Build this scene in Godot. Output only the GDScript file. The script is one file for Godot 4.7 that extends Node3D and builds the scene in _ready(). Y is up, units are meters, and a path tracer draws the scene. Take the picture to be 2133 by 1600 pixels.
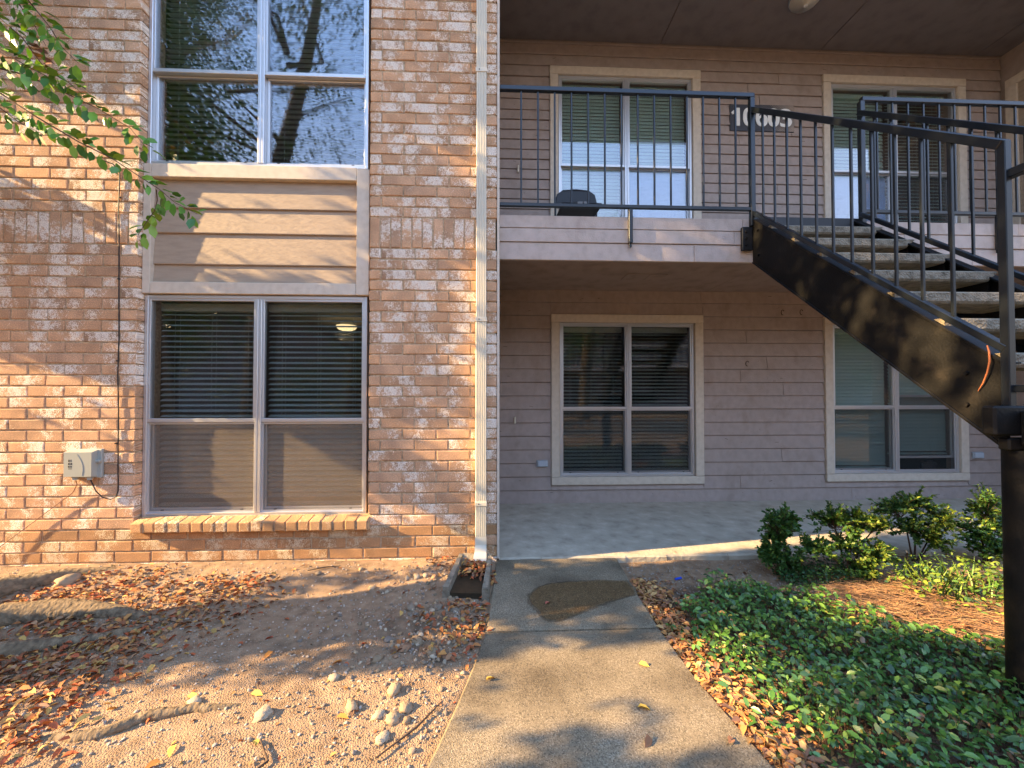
extends Node3D

# ---------------------------------------------------------------- helpers
class MB:
	var v := PackedVector3Array()
	var n := PackedVector3Array()
	var u := PackedVector2Array()
	var k := PackedColorArray()
	var col := Color.WHITE
	func vert(p: Vector3, nn: Vector3, uv: Vector2) -> void:
		v.push_back(p); n.push_back(nn); u.push_back(uv); k.push_back(col)
	func tri(a: Vector3, b: Vector3, c: Vector3, o: Vector3, ua := Vector2.ZERO, ub := Vector2.ZERO, uc := Vector2.ZERO) -> void:
		var x := (b - a).cross(c - a)
		if x.length_squared() < 1e-16: return
		if x.dot(o) > 0.0:
			var nn := x.normalized()
			vert(a, nn, ua); vert(c, nn, uc); vert(b, nn, ub)
		else:
			var nn := -x.normalized()
			vert(a, nn, ua); vert(b, nn, ub); vert(c, nn, uc)
	func quad(a: Vector3, b: Vector3, c: Vector3, d: Vector3, o: Vector3, ua := Vector2.ZERO, ub := Vector2.ZERO, uc := Vector2.ZERO, ud := Vector2.ZERO) -> void:
		tri(a, b, c, o, ua, ub, uc); tri(a, c, d, o, ua, uc, ud)
	func tri3(a: Vector3, b: Vector3, c: Vector3, na: Vector3, nb: Vector3, nc: Vector3, ua := Vector2.ZERO, ub := Vector2.ZERO, uc := Vector2.ZERO) -> void:
		if (b - a).cross(c - a).dot(na + nb + nc) > 0.0:
			vert(a, na, ua); vert(c, nc, uc); vert(b, nb, ub)
		else:
			vert(a, na, ua); vert(b, nb, ub); vert(c, nc, uc)
	# box with chamfered edges
	func box(c: Vector3, s: Vector3, bev := 0.0, b := Basis()) -> void:
		var h := s * 0.5
		bev = minf(bev, minf(h.x, minf(h.y, h.z)) * 0.9)
		for i in 3:
			var j := (i + 1) % 3
			var l := (i + 2) % 3
			for si in [-1.0, 1.0]:
				var q := []
				for e in [[-1, -1], [1, -1], [1, 1], [-1, 1]]:
					var p := Vector3.ZERO
					p[i] = si * h[i]; p[j] = e[0] * (h[j] - bev); p[l] = e[1] * (h[l] - bev)
					q.append(c + b * p)
				var o := Vector3.ZERO
				o[i] = si
				quad(q[0], q[1], q[2], q[3], b * o, Vector2(0, 0), Vector2(1, 0), Vector2(1, 1), Vector2(0, 1))
			if bev <= 0.0: continue
			for sj in [-1.0, 1.0]:
				for sl in [-1.0, 1.0]:
					var q := []
					for e in [[-1, 0], [1, 0], [1, 1], [-1, 1]]:
						var p := Vector3.ZERO
						p[i] = e[0] * (h[i] - bev)
						p[j] = sj * (h[j] - (bev if e[1] == 0 else 0.0)); p[l] = sl * (h[l] - (0.0 if e[1] == 0 else bev))
						q.append(c + b * p)
					var o := Vector3.ZERO
					o[j] = sj; o[l] = sl
					quad(q[0], q[1], q[2], q[3], b * o)
		if bev > 0.0:
			for sx in [-1.0, 1.0]:
				for sy in [-1.0, 1.0]:
					for sz in [-1.0, 1.0]:
						var g := Vector3(sx, sy, sz)
						var x := g * (h - Vector3(0, bev, bev)); var y := g * (h - Vector3(bev, 0, bev)); var z := g * (h - Vector3(bev, bev, 0))
						tri(c + b * x, c + b * y, c + b * z, b * g)
	func span(a: Vector3, d: Vector3, bev := 0.0) -> void:
		box((a + d) * 0.5, (d - a).abs(), bev)
	# square bar between two points
	func bar(a: Vector3, d: Vector3, w: float, t: float, bev := 0.0, up := Vector3.UP) -> void:
		var y := (d - a).normalized()
		var x := up.cross(y)
		if x.length() < 1e-3: x = Vector3.RIGHT
		x = x.normalized()
		box((a + d) * 0.5, Vector3(w, (d - a).length(), t), bev, Basis(x, y, x.cross(y)))
	func tube(pts: Array, rad: Array, sides := 8, wob := 0.0, rng: RandomNumberGenerator = null) -> void:
		var prev := []
		var px := Vector3.ZERO
		var ridge := []
		for j in sides: ridge.append(rng.randf_range(-2.0, 2.0) * wob if rng else 0.0)
		for i in pts.size():
			var t: Vector3 = (pts[mini(i + 1, pts.size() - 1)] - pts[maxi(i - 1, 0)]).normalized()
			if px == Vector3.ZERO: px = t.cross(Vector3.UP if absf(t.y) < 0.9 else Vector3.RIGHT).normalized()
			px = (px - t * px.dot(t)).normalized()
			var py := t.cross(px)
			var r: float = rad[i] if rad.size() > 1 else rad[0]
			var ring := []
			for j in sides:
				var a := TAU * j / sides
				var d := px * cos(a) + py * sin(a)
				var rr: float = r * (1.0 + (ridge[j] + rng.randf_range(-wob, wob) * 0.6 if rng else 0.0))
				ring.append([pts[i] + d * rr, d])
			if prev.size():
				for j in sides:
					var m := (j + 1) % sides
					tri3(prev[j][0], prev[m][0], ring[m][0], prev[j][1], prev[m][1], ring[m][1])
					tri3(prev[j][0], ring[m][0], ring[j][0], prev[j][1], ring[m][1], ring[j][1])
			if i == 0 or i == pts.size() - 1:
				for j in sides: tri(pts[i], ring[j][0], ring[(j + 1) % sides][0], -t if i == 0 else t)
			prev = ring
	# closed rings joined by flat quads
	func loft(rings: Array, cap := true) -> void:
		for i in rings.size() - 1:
			var m: int = rings[i].size()
			var c := Vector3.ZERO
			for p in rings[i]: c += p / (2.0 * m)
			for p in rings[i + 1]: c += p / (2.0 * m)
			for j in m:
				var a: Vector3 = rings[i][j]; var b: Vector3 = rings[i][(j + 1) % m]; var d: Vector3 = rings[i + 1][(j + 1) % m]; var e: Vector3 = rings[i + 1][j]
				quad(a, b, d, e, (a + b + d + e) * 0.25 - c)
		if cap:
			for i in [0, rings.size() - 1]:
				var r: Array = rings[i]
				var c := Vector3.ZERO
				for p in r: c += p / r.size()
				var o: Vector3 = rings[0][0] - rings[1][0] if i == 0 else rings[-1][0] - rings[-2][0]
				for j in r.size(): tri(c, r[j], r[(j + 1) % r.size()], o)
	# a leaf that grows from p along d, nn is its upper side
	func leaf(p: Vector3, d: Vector3, nn: Vector3, l: float, w: float, fold := 0.15, curl := 0.0) -> void:
		var s := d.cross(nn).normalized()
		nn = s.cross(d).normalized()
		var tip := p + d * l - nn * curl * l
		var mid := p + d * l * 0.5 - nn * curl * l * 0.3
		var a := p + d * l * 0.28 + s * w * 0.42 + nn * fold * w
		var b := p + d * l * 0.66 + s * w * 0.46 + nn * (fold * w - curl * l * 0.4)
		var e := p + d * l * 0.28 - s * w * 0.42 + nn * fold * w
		var f := p + d * l * 0.66 - s * w * 0.46 + nn * (fold * w - curl * l * 0.4)
		var na := (nn - s * fold).normalized()
		var nb := (nn + s * fold).normalized()
		tri3(p, a, mid, na, na, nn); tri3(a, b, mid, na, na, nn); tri3(b, tip, mid, na, na, nn)
		tri3(p, e, mid, nb, nb, nn); tri3(e, f, mid, nb, nb, nn); tri3(f, tip, mid, nb, nb, nn)
	func mesh() -> ArrayMesh:
		var a := []
		a.resize(Mesh.ARRAY_MAX)
		a[Mesh.ARRAY_VERTEX] = v; a[Mesh.ARRAY_NORMAL] = n; a[Mesh.ARRAY_TEX_UV] = u; a[Mesh.ARRAY_COLOR] = k
		var m := ArrayMesh.new()
		m.add_surface_from_arrays(Mesh.PRIMITIVE_TRIANGLES, a)
		return m

var taken := {}
var R := RandomNumberGenerator.new()
func numbered(called: String) -> String:
	var i: int = taken.get(called, 0)
	taken[called] = i + 1
	return called if i == 0 else "%s_%03d" % [called, i]
func tag(o: Node, label: String, category: String, group := "") -> void:
	o.set_meta("label", label); o.set_meta("category", category)
	if group: o.set_meta("group", group)
func thing(called: String, label: String, category: String, at := Vector3.ZERO, group := "") -> Node3D:
	var o := Node3D.new()
	o.name = numbered(called); o.position = at
	add_child(o)
	tag(o, label, category, group)
	return o
func origin(p: Node) -> Vector3:
	var s := Vector3.ZERO
	while p != self:
		s += p.position
		p = p.get_parent()
	return s
# commits a mesh that was drawn in world coordinates
func put(called: String, b: MB, m: Material, parent: Node = self) -> MeshInstance3D:
	return inst(called, b.mesh(), m, parent, Vector3.ZERO)
func inst(called: String, me: Mesh, m: Material, parent: Node, at: Vector3, turn := Basis()) -> MeshInstance3D:
	var o := MeshInstance3D.new()
	o.mesh = me; o.material_override = m
	o.name = numbered(called) if parent == self else called
	parent.add_child(o, true)
	o.transform = Transform3D(turn, at - origin(parent))
	return o
func struct(called: String, b: MB, m: Material) -> MeshInstance3D:
	var o := put(called, b, m)
	o.set_meta("kind", "structure")
	return o
func many(called: String, me: Mesh, m: Material, where: Array, tint: Array, parent: Node = self) -> MultiMeshInstance3D:
	var mm := MultiMesh.new()
	mm.transform_format = MultiMesh.TRANSFORM_3D
	mm.use_colors = true
	mm.mesh = me
	mm.instance_count = where.size()
	for i in where.size():
		mm.set_instance_transform(i, where[i])
		mm.set_instance_color(i, tint[i])
	var o := MultiMeshInstance3D.new()
	o.multimesh = mm; o.material_override = m
	o.name = numbered(called) if parent == self else called
	parent.add_child(o, true)
	o.position = -origin(parent)
	o.set_meta("kind", "stuff")
	return o

func noise(sd: int, f: float, oct := 4, type := FastNoiseLite.TYPE_SIMPLEX_SMOOTH) -> FastNoiseLite:
	var q := FastNoiseLite.new()
	q.seed = sd; q.frequency = f; q.noise_type = type
	q.fractal_octaves = oct; q.fractal_type = FastNoiseLite.FRACTAL_FBM if oct > 1 else FastNoiseLite.FRACTAL_NONE
	return q
func ntex(q: FastNoiseLite, cols: Array, size := 512) -> NoiseTexture2D:
	var t := NoiseTexture2D.new()
	t.width = size; t.height = size; t.seamless = true; t.noise = q
	var g := Gradient.new()
	var offs := PackedFloat32Array()
	for i in cols.size(): offs.push_back(float(i) / (cols.size() - 1))
	g.offsets = offs; g.colors = PackedColorArray(cols)
	t.color_ramp = g
	return t
func nnorm(q: FastNoiseLite, strength: float, size := 512) -> NoiseTexture2D:
	var t := NoiseTexture2D.new()
	t.width = size; t.height = size; t.seamless = true; t.noise = q
	t.as_normal_map = true; t.bump_strength = strength
	return t
func C(r: int, g: int, b: int) -> Color: return Color8(r, g, b)
func plain(col: Color, rough: float, metal := 0.0) -> StandardMaterial3D:
	var m := StandardMaterial3D.new()
	m.albedo_color = col; m.roughness = rough; m.metallic = metal
	return m
func surf(t: Texture2D, scale: Vector3, rough: float, nt: Texture2D = null, ns := 1.0) -> StandardMaterial3D:
	var m := StandardMaterial3D.new()
	m.albedo_texture = t; m.roughness = rough
	m.uv1_triplanar = true; m.uv1_world_triplanar = true; m.uv1_scale = scale
	if nt:
		m.normal_enabled = true; m.normal_texture = nt; m.normal_scale = ns
	return m
func tinted(rough: float, back := Color.BLACK) -> StandardMaterial3D:
	var m := StandardMaterial3D.new()
	m.vertex_color_use_as_albedo = true; m.roughness = rough
	if back != Color.BLACK:
		m.backlight_enabled = true; m.backlight = back
	return m

# ---------------------------------------------------------------- the place, in metres
const ZB := -3.06     # face of the brick
const ZW := -3.12    # window frames and panel in the brick
const ZS := -4.6      # face of the siding
const ZF := -3.2      # balcony fascia
const XE := 6.14      # right end of the siding
const COURSE := 0.0801
var M := {}
var hn: FastNoiseLite
var hf: FastNoiseLite
var sand_n: FastNoiseLite

func walk_left(z: float) -> float:
	return curve_at([[-3.14, -0.004], [-3.0, 0.0], [-2.19, -0.05], [-1.885, -0.11], [-1.647, -0.167], [-1.44, -0.225], [-1.0, -0.37], [-0.3, -0.62]], z)
func walk_right(z: float) -> float:
	return curve_at([[-3.14, 0.94], [-2.54, 0.902], [-2.13, 0.891], [-1.775, 0.904], [-1.527, 0.934], [-1.357, 0.955], [-1.0, 1.0], [-0.3, 1.1]], z)
func curve_at(c: Array, t: float) -> float:
	for i in c.size() - 1:
		if t <= c[i + 1][0]: return lerpf(c[i][1], c[i + 1][1], (t - c[i][0]) / (c[i + 1][0] - c[i][0]))
	return c[-1][1]
func ground_h(x: float, z: float) -> float:
	var h := lerpf(0.03, -0.012, smoothstep(ZB, -2.5, z)) if x < 0.5 else -0.035
	if x > 0.5: h += smoothstep(-2.6, -1.6, z) * 0.03
	h += hn.get_noise_2d(x, z) * 0.022 + hf.get_noise_2d(x, z) * 0.005 * (1.0 - smoothstep(0.5, 1.0, x) * 0.5)
	# the dirt dips under the paving
	if z > -3.14 and z < 0.5:
		var l := walk_left(z); var r := walk_right(z)
		var inside := minf(x - l, r - x)
		h = lerpf(h, minf(h, -0.008), smoothstep(-0.06, -0.01, inside))
		h = lerpf(h, -0.09, smoothstep(0.01, 0.06, inside))
	if x > 0.03 and z < -3.06: h = lerpf(h, -0.09, smoothstep(0.0, 0.04, -3.1 - z))
	return h
func top_h(x: float, z: float) -> float:
	if z > -3.09 and x > walk_left(z) + 0.01 and x < walk_right(z) - 0.01: return 0.0
	return ground_h(x, z)

func _ready() -> void:
	R.seed = 20
	# ------------------------------------------------ camera, sky, sun
	var cam := Camera3D.new()
	cam.name = "camera"
	cam.fov = 87.21
	cam.position = Vector3(0, 1.28, 0)
	cam.rotation_degrees = Vector3(1.0, -2.4, 0)
	cam.near = 0.05; cam.far = 400.0
	add_child(cam)
	var e := Environment.new()
	e.background_mode = Environment.BG_SKY
	var sky := ProceduralSkyMaterial.new()
	sky.sky_top_color = C(128, 166, 222)
	sky.sky_horizon_color = C(240, 230, 212)
	sky.sky_curve = 0.2
	sky.sky_energy_multiplier = 1.0
	sky.ground_horizon_color = C(150, 140, 125)
	sky.ground_bottom_color = C(90, 80, 70)
	sky.sun_angle_max = 12.0
	e.sky = Sky.new()
	e.sky.sky_material = sky
	e.background_energy_multiplier = 1.0
	e.tonemap_mode = Environment.TONE_MAPPER_LINEAR
	e.tonemap_exposure = 4.3
	e.sdfgi_enabled = true; e.ssao_enabled = true; e.ssil_enabled = true
	var we := WorldEnvironment.new()
	we.name = "world"; we.environment = e
	add_child(we)
	var sun := DirectionalLight3D.new()
	sun.name = "sun"
	sun.light_energy = 1.6
	sun.light_color = C(255, 218, 160)
	sun.light_angular_distance = 0.5
	sun.shadow_enabled = true
	add_child(sun)
	sun.look_at_from_position(Vector3(-60, 28, 10), Vector3.ZERO)

	hn = noise(3, 0.8, 3)
	hf = noise(4, 7.0, 4)
	sand_n = noise(9, 1.4, 3)
	materials()
	ground()
	porch_and_walk()
	brick_wall()
	siding_wall()
	balcony()
	railings()
	staircase()
	windows_all()
	rooms()
	downspout()
	wall_fittings()
	bed_plants()
	litter()
	stones()
	big_tree()
	behind()

func materials() -> void:
	M.mortar = surf(ntex(noise(1, 0.03, 5), [C(140, 118, 92), C(190, 164, 130), C(214, 190, 156)]), Vector3.ONE * 2.0, 0.95, nnorm(noise(2, 0.09, 4), 5.0), 0.7)
	M.brick = brick_material()
	M.brick_low = M.brick.duplicate()
	M.brick_low.albedo_color = C(222, 214, 194)
	M.sill = M.brick.duplicate()
	M.sill.albedo_color = C(240, 234, 212)
	var grain := noise(11, 0.018, 5)
	M.siding = surf(ntex(grain, [C(157, 142, 131), C(167, 150, 139), C(174, 157, 146)]), Vector3(1.1, 0.9, 1.1), 0.75, nnorm(noise(12, 0.12, 3), 3.0), 0.25)
	M.panel = surf(ntex(grain, [C(154, 134, 113), C(166, 145, 122), C(173, 152, 128)]), Vector3(0.5, 3.0, 0.5), 0.7, nnorm(noise(12, 0.05, 4), 2.0), 0.25)
	M.fascia = surf(ntex(grain, [C(174, 158, 145), C(186, 169, 156), C(192, 175, 162)]), Vector3(1.1, 0.9, 1.1), 0.75, nnorm(noise(12, 0.12, 3), 3.0), 0.25)
	for q in [M.siding, M.fascia]:
		q.detail_enabled = true
		q.detail_blend_mode = BaseMaterial3D.BLEND_MODE_MUL
		q.uv2_triplanar = true; q.uv2_world_triplanar = true; q.uv2_scale = Vector3(0.5, 0.35, 0.5)
		q.detail_uv_layer = BaseMaterial3D.DETAIL_UV_2
		q.detail_albedo = ntex(noise(16, 0.012, 6), [C(232, 228, 224), C(252, 251, 249), C(255, 255, 255), C(255, 254, 252)])
	M.trim = surf(ntex(grain, [C(196, 181, 160), C(206, 191, 170), C(212, 198, 178)]), Vector3(1.4, 1.4, 1.4), 0.7, nnorm(noise(13, 0.14, 3), 2.0), 0.2)
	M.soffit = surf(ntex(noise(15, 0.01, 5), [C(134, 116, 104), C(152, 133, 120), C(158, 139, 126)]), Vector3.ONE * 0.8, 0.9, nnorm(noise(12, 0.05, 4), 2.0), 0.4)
	M.alum = plain(C(205, 205, 205), 0.38, 0.75)
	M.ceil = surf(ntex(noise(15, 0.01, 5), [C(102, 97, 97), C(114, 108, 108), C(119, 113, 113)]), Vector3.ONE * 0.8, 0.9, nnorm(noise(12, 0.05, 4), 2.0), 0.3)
	M.rail = plain(C(23, 28, 33), 0.34)
	M.steel = surf(ntex(noise(21, 0.012, 6), [C(11, 10, 10), C(14, 13, 13), C(20, 18, 16), C(46, 40, 34)]), Vector3.ONE * 0.9, 0.6, nnorm(noise(22, 0.16, 3), 2.0), 0.2)
	M.steel.metallic_specular = 0.35
	M.black = plain(C(22, 22, 24), 0.45)
	M.slab = surf(ntex(noise(31, 0.006, 6), [C(150, 138, 118), C(174, 161, 139), C(182, 169, 147), C(198, 186, 164)], 1024), Vector3.ONE * 0.8, 0.85, nnorm(noise(32, 0.06, 5), 3.0), 0.5)
	var cell := noise(33, 0.11, 1, FastNoiseLite.TYPE_CELLULAR)
	cell.cellular_return_type = FastNoiseLite.RETURN_CELL_VALUE
	var celld := noise(33, 0.11, 1, FastNoiseLite.TYPE_CELLULAR)
	celld.cellular_return_type = FastNoiseLite.RETURN_DISTANCE
	var aggn := nnorm(celld, 6.0, 1024)
	M.walk = surf(ntex(cell, [C(104, 93, 76), C(136, 122, 101), C(146, 131, 108), C(153, 138, 114), C(174, 160, 137)], 1024), Vector3.ONE * 2.1, 0.85, aggn, 0.5)
	M.walk.detail_enabled = true
	M.walk.detail_blend_mode = BaseMaterial3D.BLEND_MODE_MUL
	M.walk.uv2_triplanar = true; M.walk.uv2_world_triplanar = true; M.walk.uv2_scale = Vector3.ONE * 0.45
	M.walk.detail_uv_layer = BaseMaterial3D.DETAIL_UV_2
	M.walk.detail_albedo = ntex(noise(35, 0.008, 6), [C(158, 152, 142), C(222, 218, 209), C(255, 252, 246)])
	M.wet = surf(ntex(cell, [C(54, 40, 22), C(92, 70, 40), C(108, 84, 52), C(150, 126, 90)], 1024), Vector3.ONE * 2.1, 0.5, aggn, 0.6)
	M.tread = surf(ntex(noise(36, 0.02, 6), [C(92, 82, 66), C(138, 126, 106), C(160, 148, 128)]), Vector3.ONE * 1.5, 0.9, nnorm(noise(37, 0.09, 5), 6.0), 0.9)
	M.dirt = surf(ntex(noise(41, 0.012, 7), [C(112, 88, 64), C(148, 120, 91), C(160, 131, 101), C(184, 155, 122)], 1024), Vector3.ONE * 0.9, 0.95, nnorm(noise(42, 0.12, 5), 8.0, 1024), 0.85)
	M.dirt.vertex_color_use_as_albedo = true
	M.bark = surf(ntex(noise(51, 0.02, 6), [C(58, 46, 34), C(104, 86, 64), C(130, 110, 84), C(158, 138, 110)]), Vector3(2.4, 2.4, 2.4), 0.95, nnorm(noise(52, 0.03, 6), 9.0), 1.0)
	M.bark_dark = plain(C(62, 52, 42), 0.95)
	M.twig = plain(C(84, 64, 48), 0.85)
	M.leaf = tinted(0.45, Color(0.55, 0.6, 0.2))
	M.ivy = tinted(0.38, Color(0.25, 0.3, 0.1))
	M.dead = tinted(0.8, Color(0.4, 0.3, 0.15))
	M.stone = tinted(0.85)
	M.stone.normal_enabled = true
	M.stone.uv1_triplanar = true; M.stone.uv1_world_triplanar = true; M.stone.uv1_scale = Vector3.ONE * 6.0
	M.stone.normal_texture = nnorm(noise(43, 0.03, 5), 5.0)
	M.straw = tinted(0.8)
	M.spout = plain(C(212, 203, 180), 0.5)
	M.box = plain(C(158, 160, 150), 0.5)
	M.cable = plain(C(24, 22, 24), 0.6)
	M.grey = plain(C(160, 164, 166), 0.5)
	M.slat = plain(C(176, 186, 176), 0.5)
	M.slat_closed = plain(C(190, 222, 208), 0.5)
	M.wall_in = plain(C(96, 90, 84), 0.9)
	var g := plain(Color(0.03, 0.06, 0.05, 0.1), 0.02)
	g.transparency = BaseMaterial3D.TRANSPARENCY_ALPHA
	g.metallic_specular = 0.5
	M.glass = g
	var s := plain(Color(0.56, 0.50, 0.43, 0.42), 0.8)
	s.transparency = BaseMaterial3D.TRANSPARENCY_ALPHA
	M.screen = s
	# coated glass: mirrors a tenth of what falls on each face
	var co := plain(Color(0.97, 0.98, 1.0, 0.13), 0.01, 1.0)
	var one := Image.create(4, 4, false, Image.FORMAT_RGB8)
	one.fill(Color.WHITE)
	co.albedo_texture = ImageTexture.create_from_image(one)
	co.transparency = BaseMaterial3D.TRANSPARENCY_ALPHA
	M.coated = co
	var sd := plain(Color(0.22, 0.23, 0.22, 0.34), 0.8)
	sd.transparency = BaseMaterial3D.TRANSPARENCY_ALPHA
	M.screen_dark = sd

# bricks: 64 faces, each with its own speckle and its own smear of white wash; the first 32 carry little of it
func brick_material() -> StandardMaterial3D:
	var cw := 128; var ch := 44
	var W := cw * 4; var H := ch * 16
	var a := PackedByteArray(); a.resize(W * H * 3)
	var hb := PackedByteArray(); hb.resize(W * H)
	var n1 := noise(61, 0.035, 3)
	var n2 := noise(62, 0.22, 2)
	var n3 := noise(63, 0.01, 2)
	var r := RandomNumberGenerator.new()
	r.seed = 5
	for cell in 64:
		var ox := (cell % 4) * cw; var oy := (cell / 4) * ch
		var tone := r.randf_range(-0.08, 0.07)
		var warm := r.randf_range(-0.06, 0.06)
		var cover := (-0.32 if cell < 32 else 0.04) + r.randf_range(-0.3, 0.3)
		if r.randf() < (0.35 if cell < 32 else 0.14): cover = -1.2
		var cx := r.randf_range(0.1, 0.9); var slant := r.randf_range(-0.5, 0.5); var wide := r.randf_range(0.18, 0.42)
		for y in ch:
			for x in cw:
				var fx := x * 1.0 + ox * 3.7; var fy := y * 1.0 + oy * 2.9
				var speck := n2.get_noise_2d(fx, fy)
				var patch := cover + 0.75 * (1.0 - absf((float(x) / cw - cx - slant * (float(y) / ch - 0.5) * 0.4)) / wide) + n1.get_noise_2d(fx * 1.4, fy) * 0.9
				var m := clampf(patch * 2.4 + speck * 2.6 - 0.2, 0.0, 1.0)
				m = m * m * (3.0 - 2.0 * m)
				var d := 1.0 + tone + speck * 0.24 + n3.get_noise_2d(fx, fy) * 0.12
				var red := (194.0 + warm * 50.0) * d; var gr := (152.0 + warm * 10.0) * d; var bl := (116.0 - warm * 30.0) * d
				var wv := 1.0 + speck * 0.22
				var i := ((oy + y) * W + ox + x)
				a[i * 3] = clampi(int(lerpf(red, 232.0 * wv, m * 0.92)), 0, 255)
				a[i * 3 + 1] = clampi(int(lerpf(gr, 219.0 * wv, m * 0.92)), 0, 255)
				a[i * 3 + 2] = clampi(int(lerpf(bl, 202.0 * wv, m * 0.92)), 0, 255)
				hb[i] = clampi(int(120.0 + speck * 90.0 + m * 40.0), 0, 255)
	var img := Image.create_from_data(W, H, false, Image.FORMAT_RGB8, a)
	var hi := Image.create_from_data(W, H, false, Image.FORMAT_L8, hb)
	hi.convert(Image.FORMAT_RGBA8)
	hi.bump_map_to_normal_map(2.5)
	var m := StandardMaterial3D.new()
	m.albedo_texture = ImageTexture.create_from_image(img)
	m.roughness = 0.95
	m.normal_enabled = true
	m.normal_texture = ImageTexture.create_from_image(hi)
	m.normal_scale = 1.0
	return m

# ---------------------------------------------------------------- ground
func ground() -> void:
	var b := MB.new()
	var x0 := -5.2; var z0 := -3.3; var st := 0.022
	var nx := 520; var nz := 136
	var damp := [Vector3(-0.78, -2.03, 0.26), Vector3(-1.05, -2.1, 0.18), Vector3(-0.42, -2.2, 0.36), Vector3(-0.3, -2.0, 0.2), Vector3(1.25, -2.65, 0.25)]
	var P := []
	var K := PackedColorArray()
	for j in nz + 1:
		var row := PackedVector3Array()
		for i in nx + 1:
			var x := x0 + i * st; var z := z0 + j * st
			row.push_back(Vector3(x, ground_h(x, z), z))
			var t := 1.0 + sand_n.get_noise_2d(x, z) * 0.28
			for q in damp: t -= 0.4 * (1.0 - smoothstep(0.3, 1.0, Vector2(x - q.x, (z - q.y) * 1.6).length() / q.z)) * (0.6 + hf.get_noise_2d(x, z + 9.0))
			var bed := smoothstep(0.9, 1.3, x)
			K.push_back(Color(t, t, t).lerp(Color(0.42, 0.36, 0.32) * t, bed * smoothstep(-2.85, -2.5, z)))
		P.append(row)
	var nrm := func(i: int, j: int) -> Vector3:
		return Vector3(P[j][maxi(i - 1, 0)].y - P[j][mini(i + 1, nx)].y, 2.0 * st, P[maxi(j - 1, 0)][i].y - P[mini(j + 1, nz)][i].y).normalized()
	var N := []
	for j in nz + 1:
		var row := PackedVector3Array()
		for i in nx + 1: row.push_back(nrm.call(i, j))
		N.append(row)
	for j in nz:
		for i in nx:
			var q := [[i, j], [i + 1, j], [i + 1, j + 1], [i, j + 1]]
			for t in [[0, 1, 2], [0, 2, 3]]:
				for s in [t[0], t[1], t[2]]:
					b.col = K[q[s][1] * (nx + 1) + q[s][0]]
					b.vert(P[q[s][1]][q[s][0]], N[q[s][1]][q[s][0]], Vector2.ZERO)
	b.col = Color.WHITE
	struct("ground", b, M.dirt)
	# the rest of the yard, out to the horizon, slightly lower
	b = MB.new()
	b.col = Color(0.8, 0.8, 0.72)
	for q in [[-150.0, -5.2, -150.0, 150.0], [6.2, 150.0, -150.0, 150.0], [-5.2, 6.2, -0.32, 150.0], [-5.2, 6.2, -150.0, -9.0]]:
		b.quad(Vector3(q[0], -0.05, q[2]), Vector3(q[1], -0.05, q[2]), Vector3(q[1], -0.05, q[3]), Vector3(q[0], -0.05, q[3]), Vector3.UP)
	struct("yard_ground", b, M.dirt)

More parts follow.
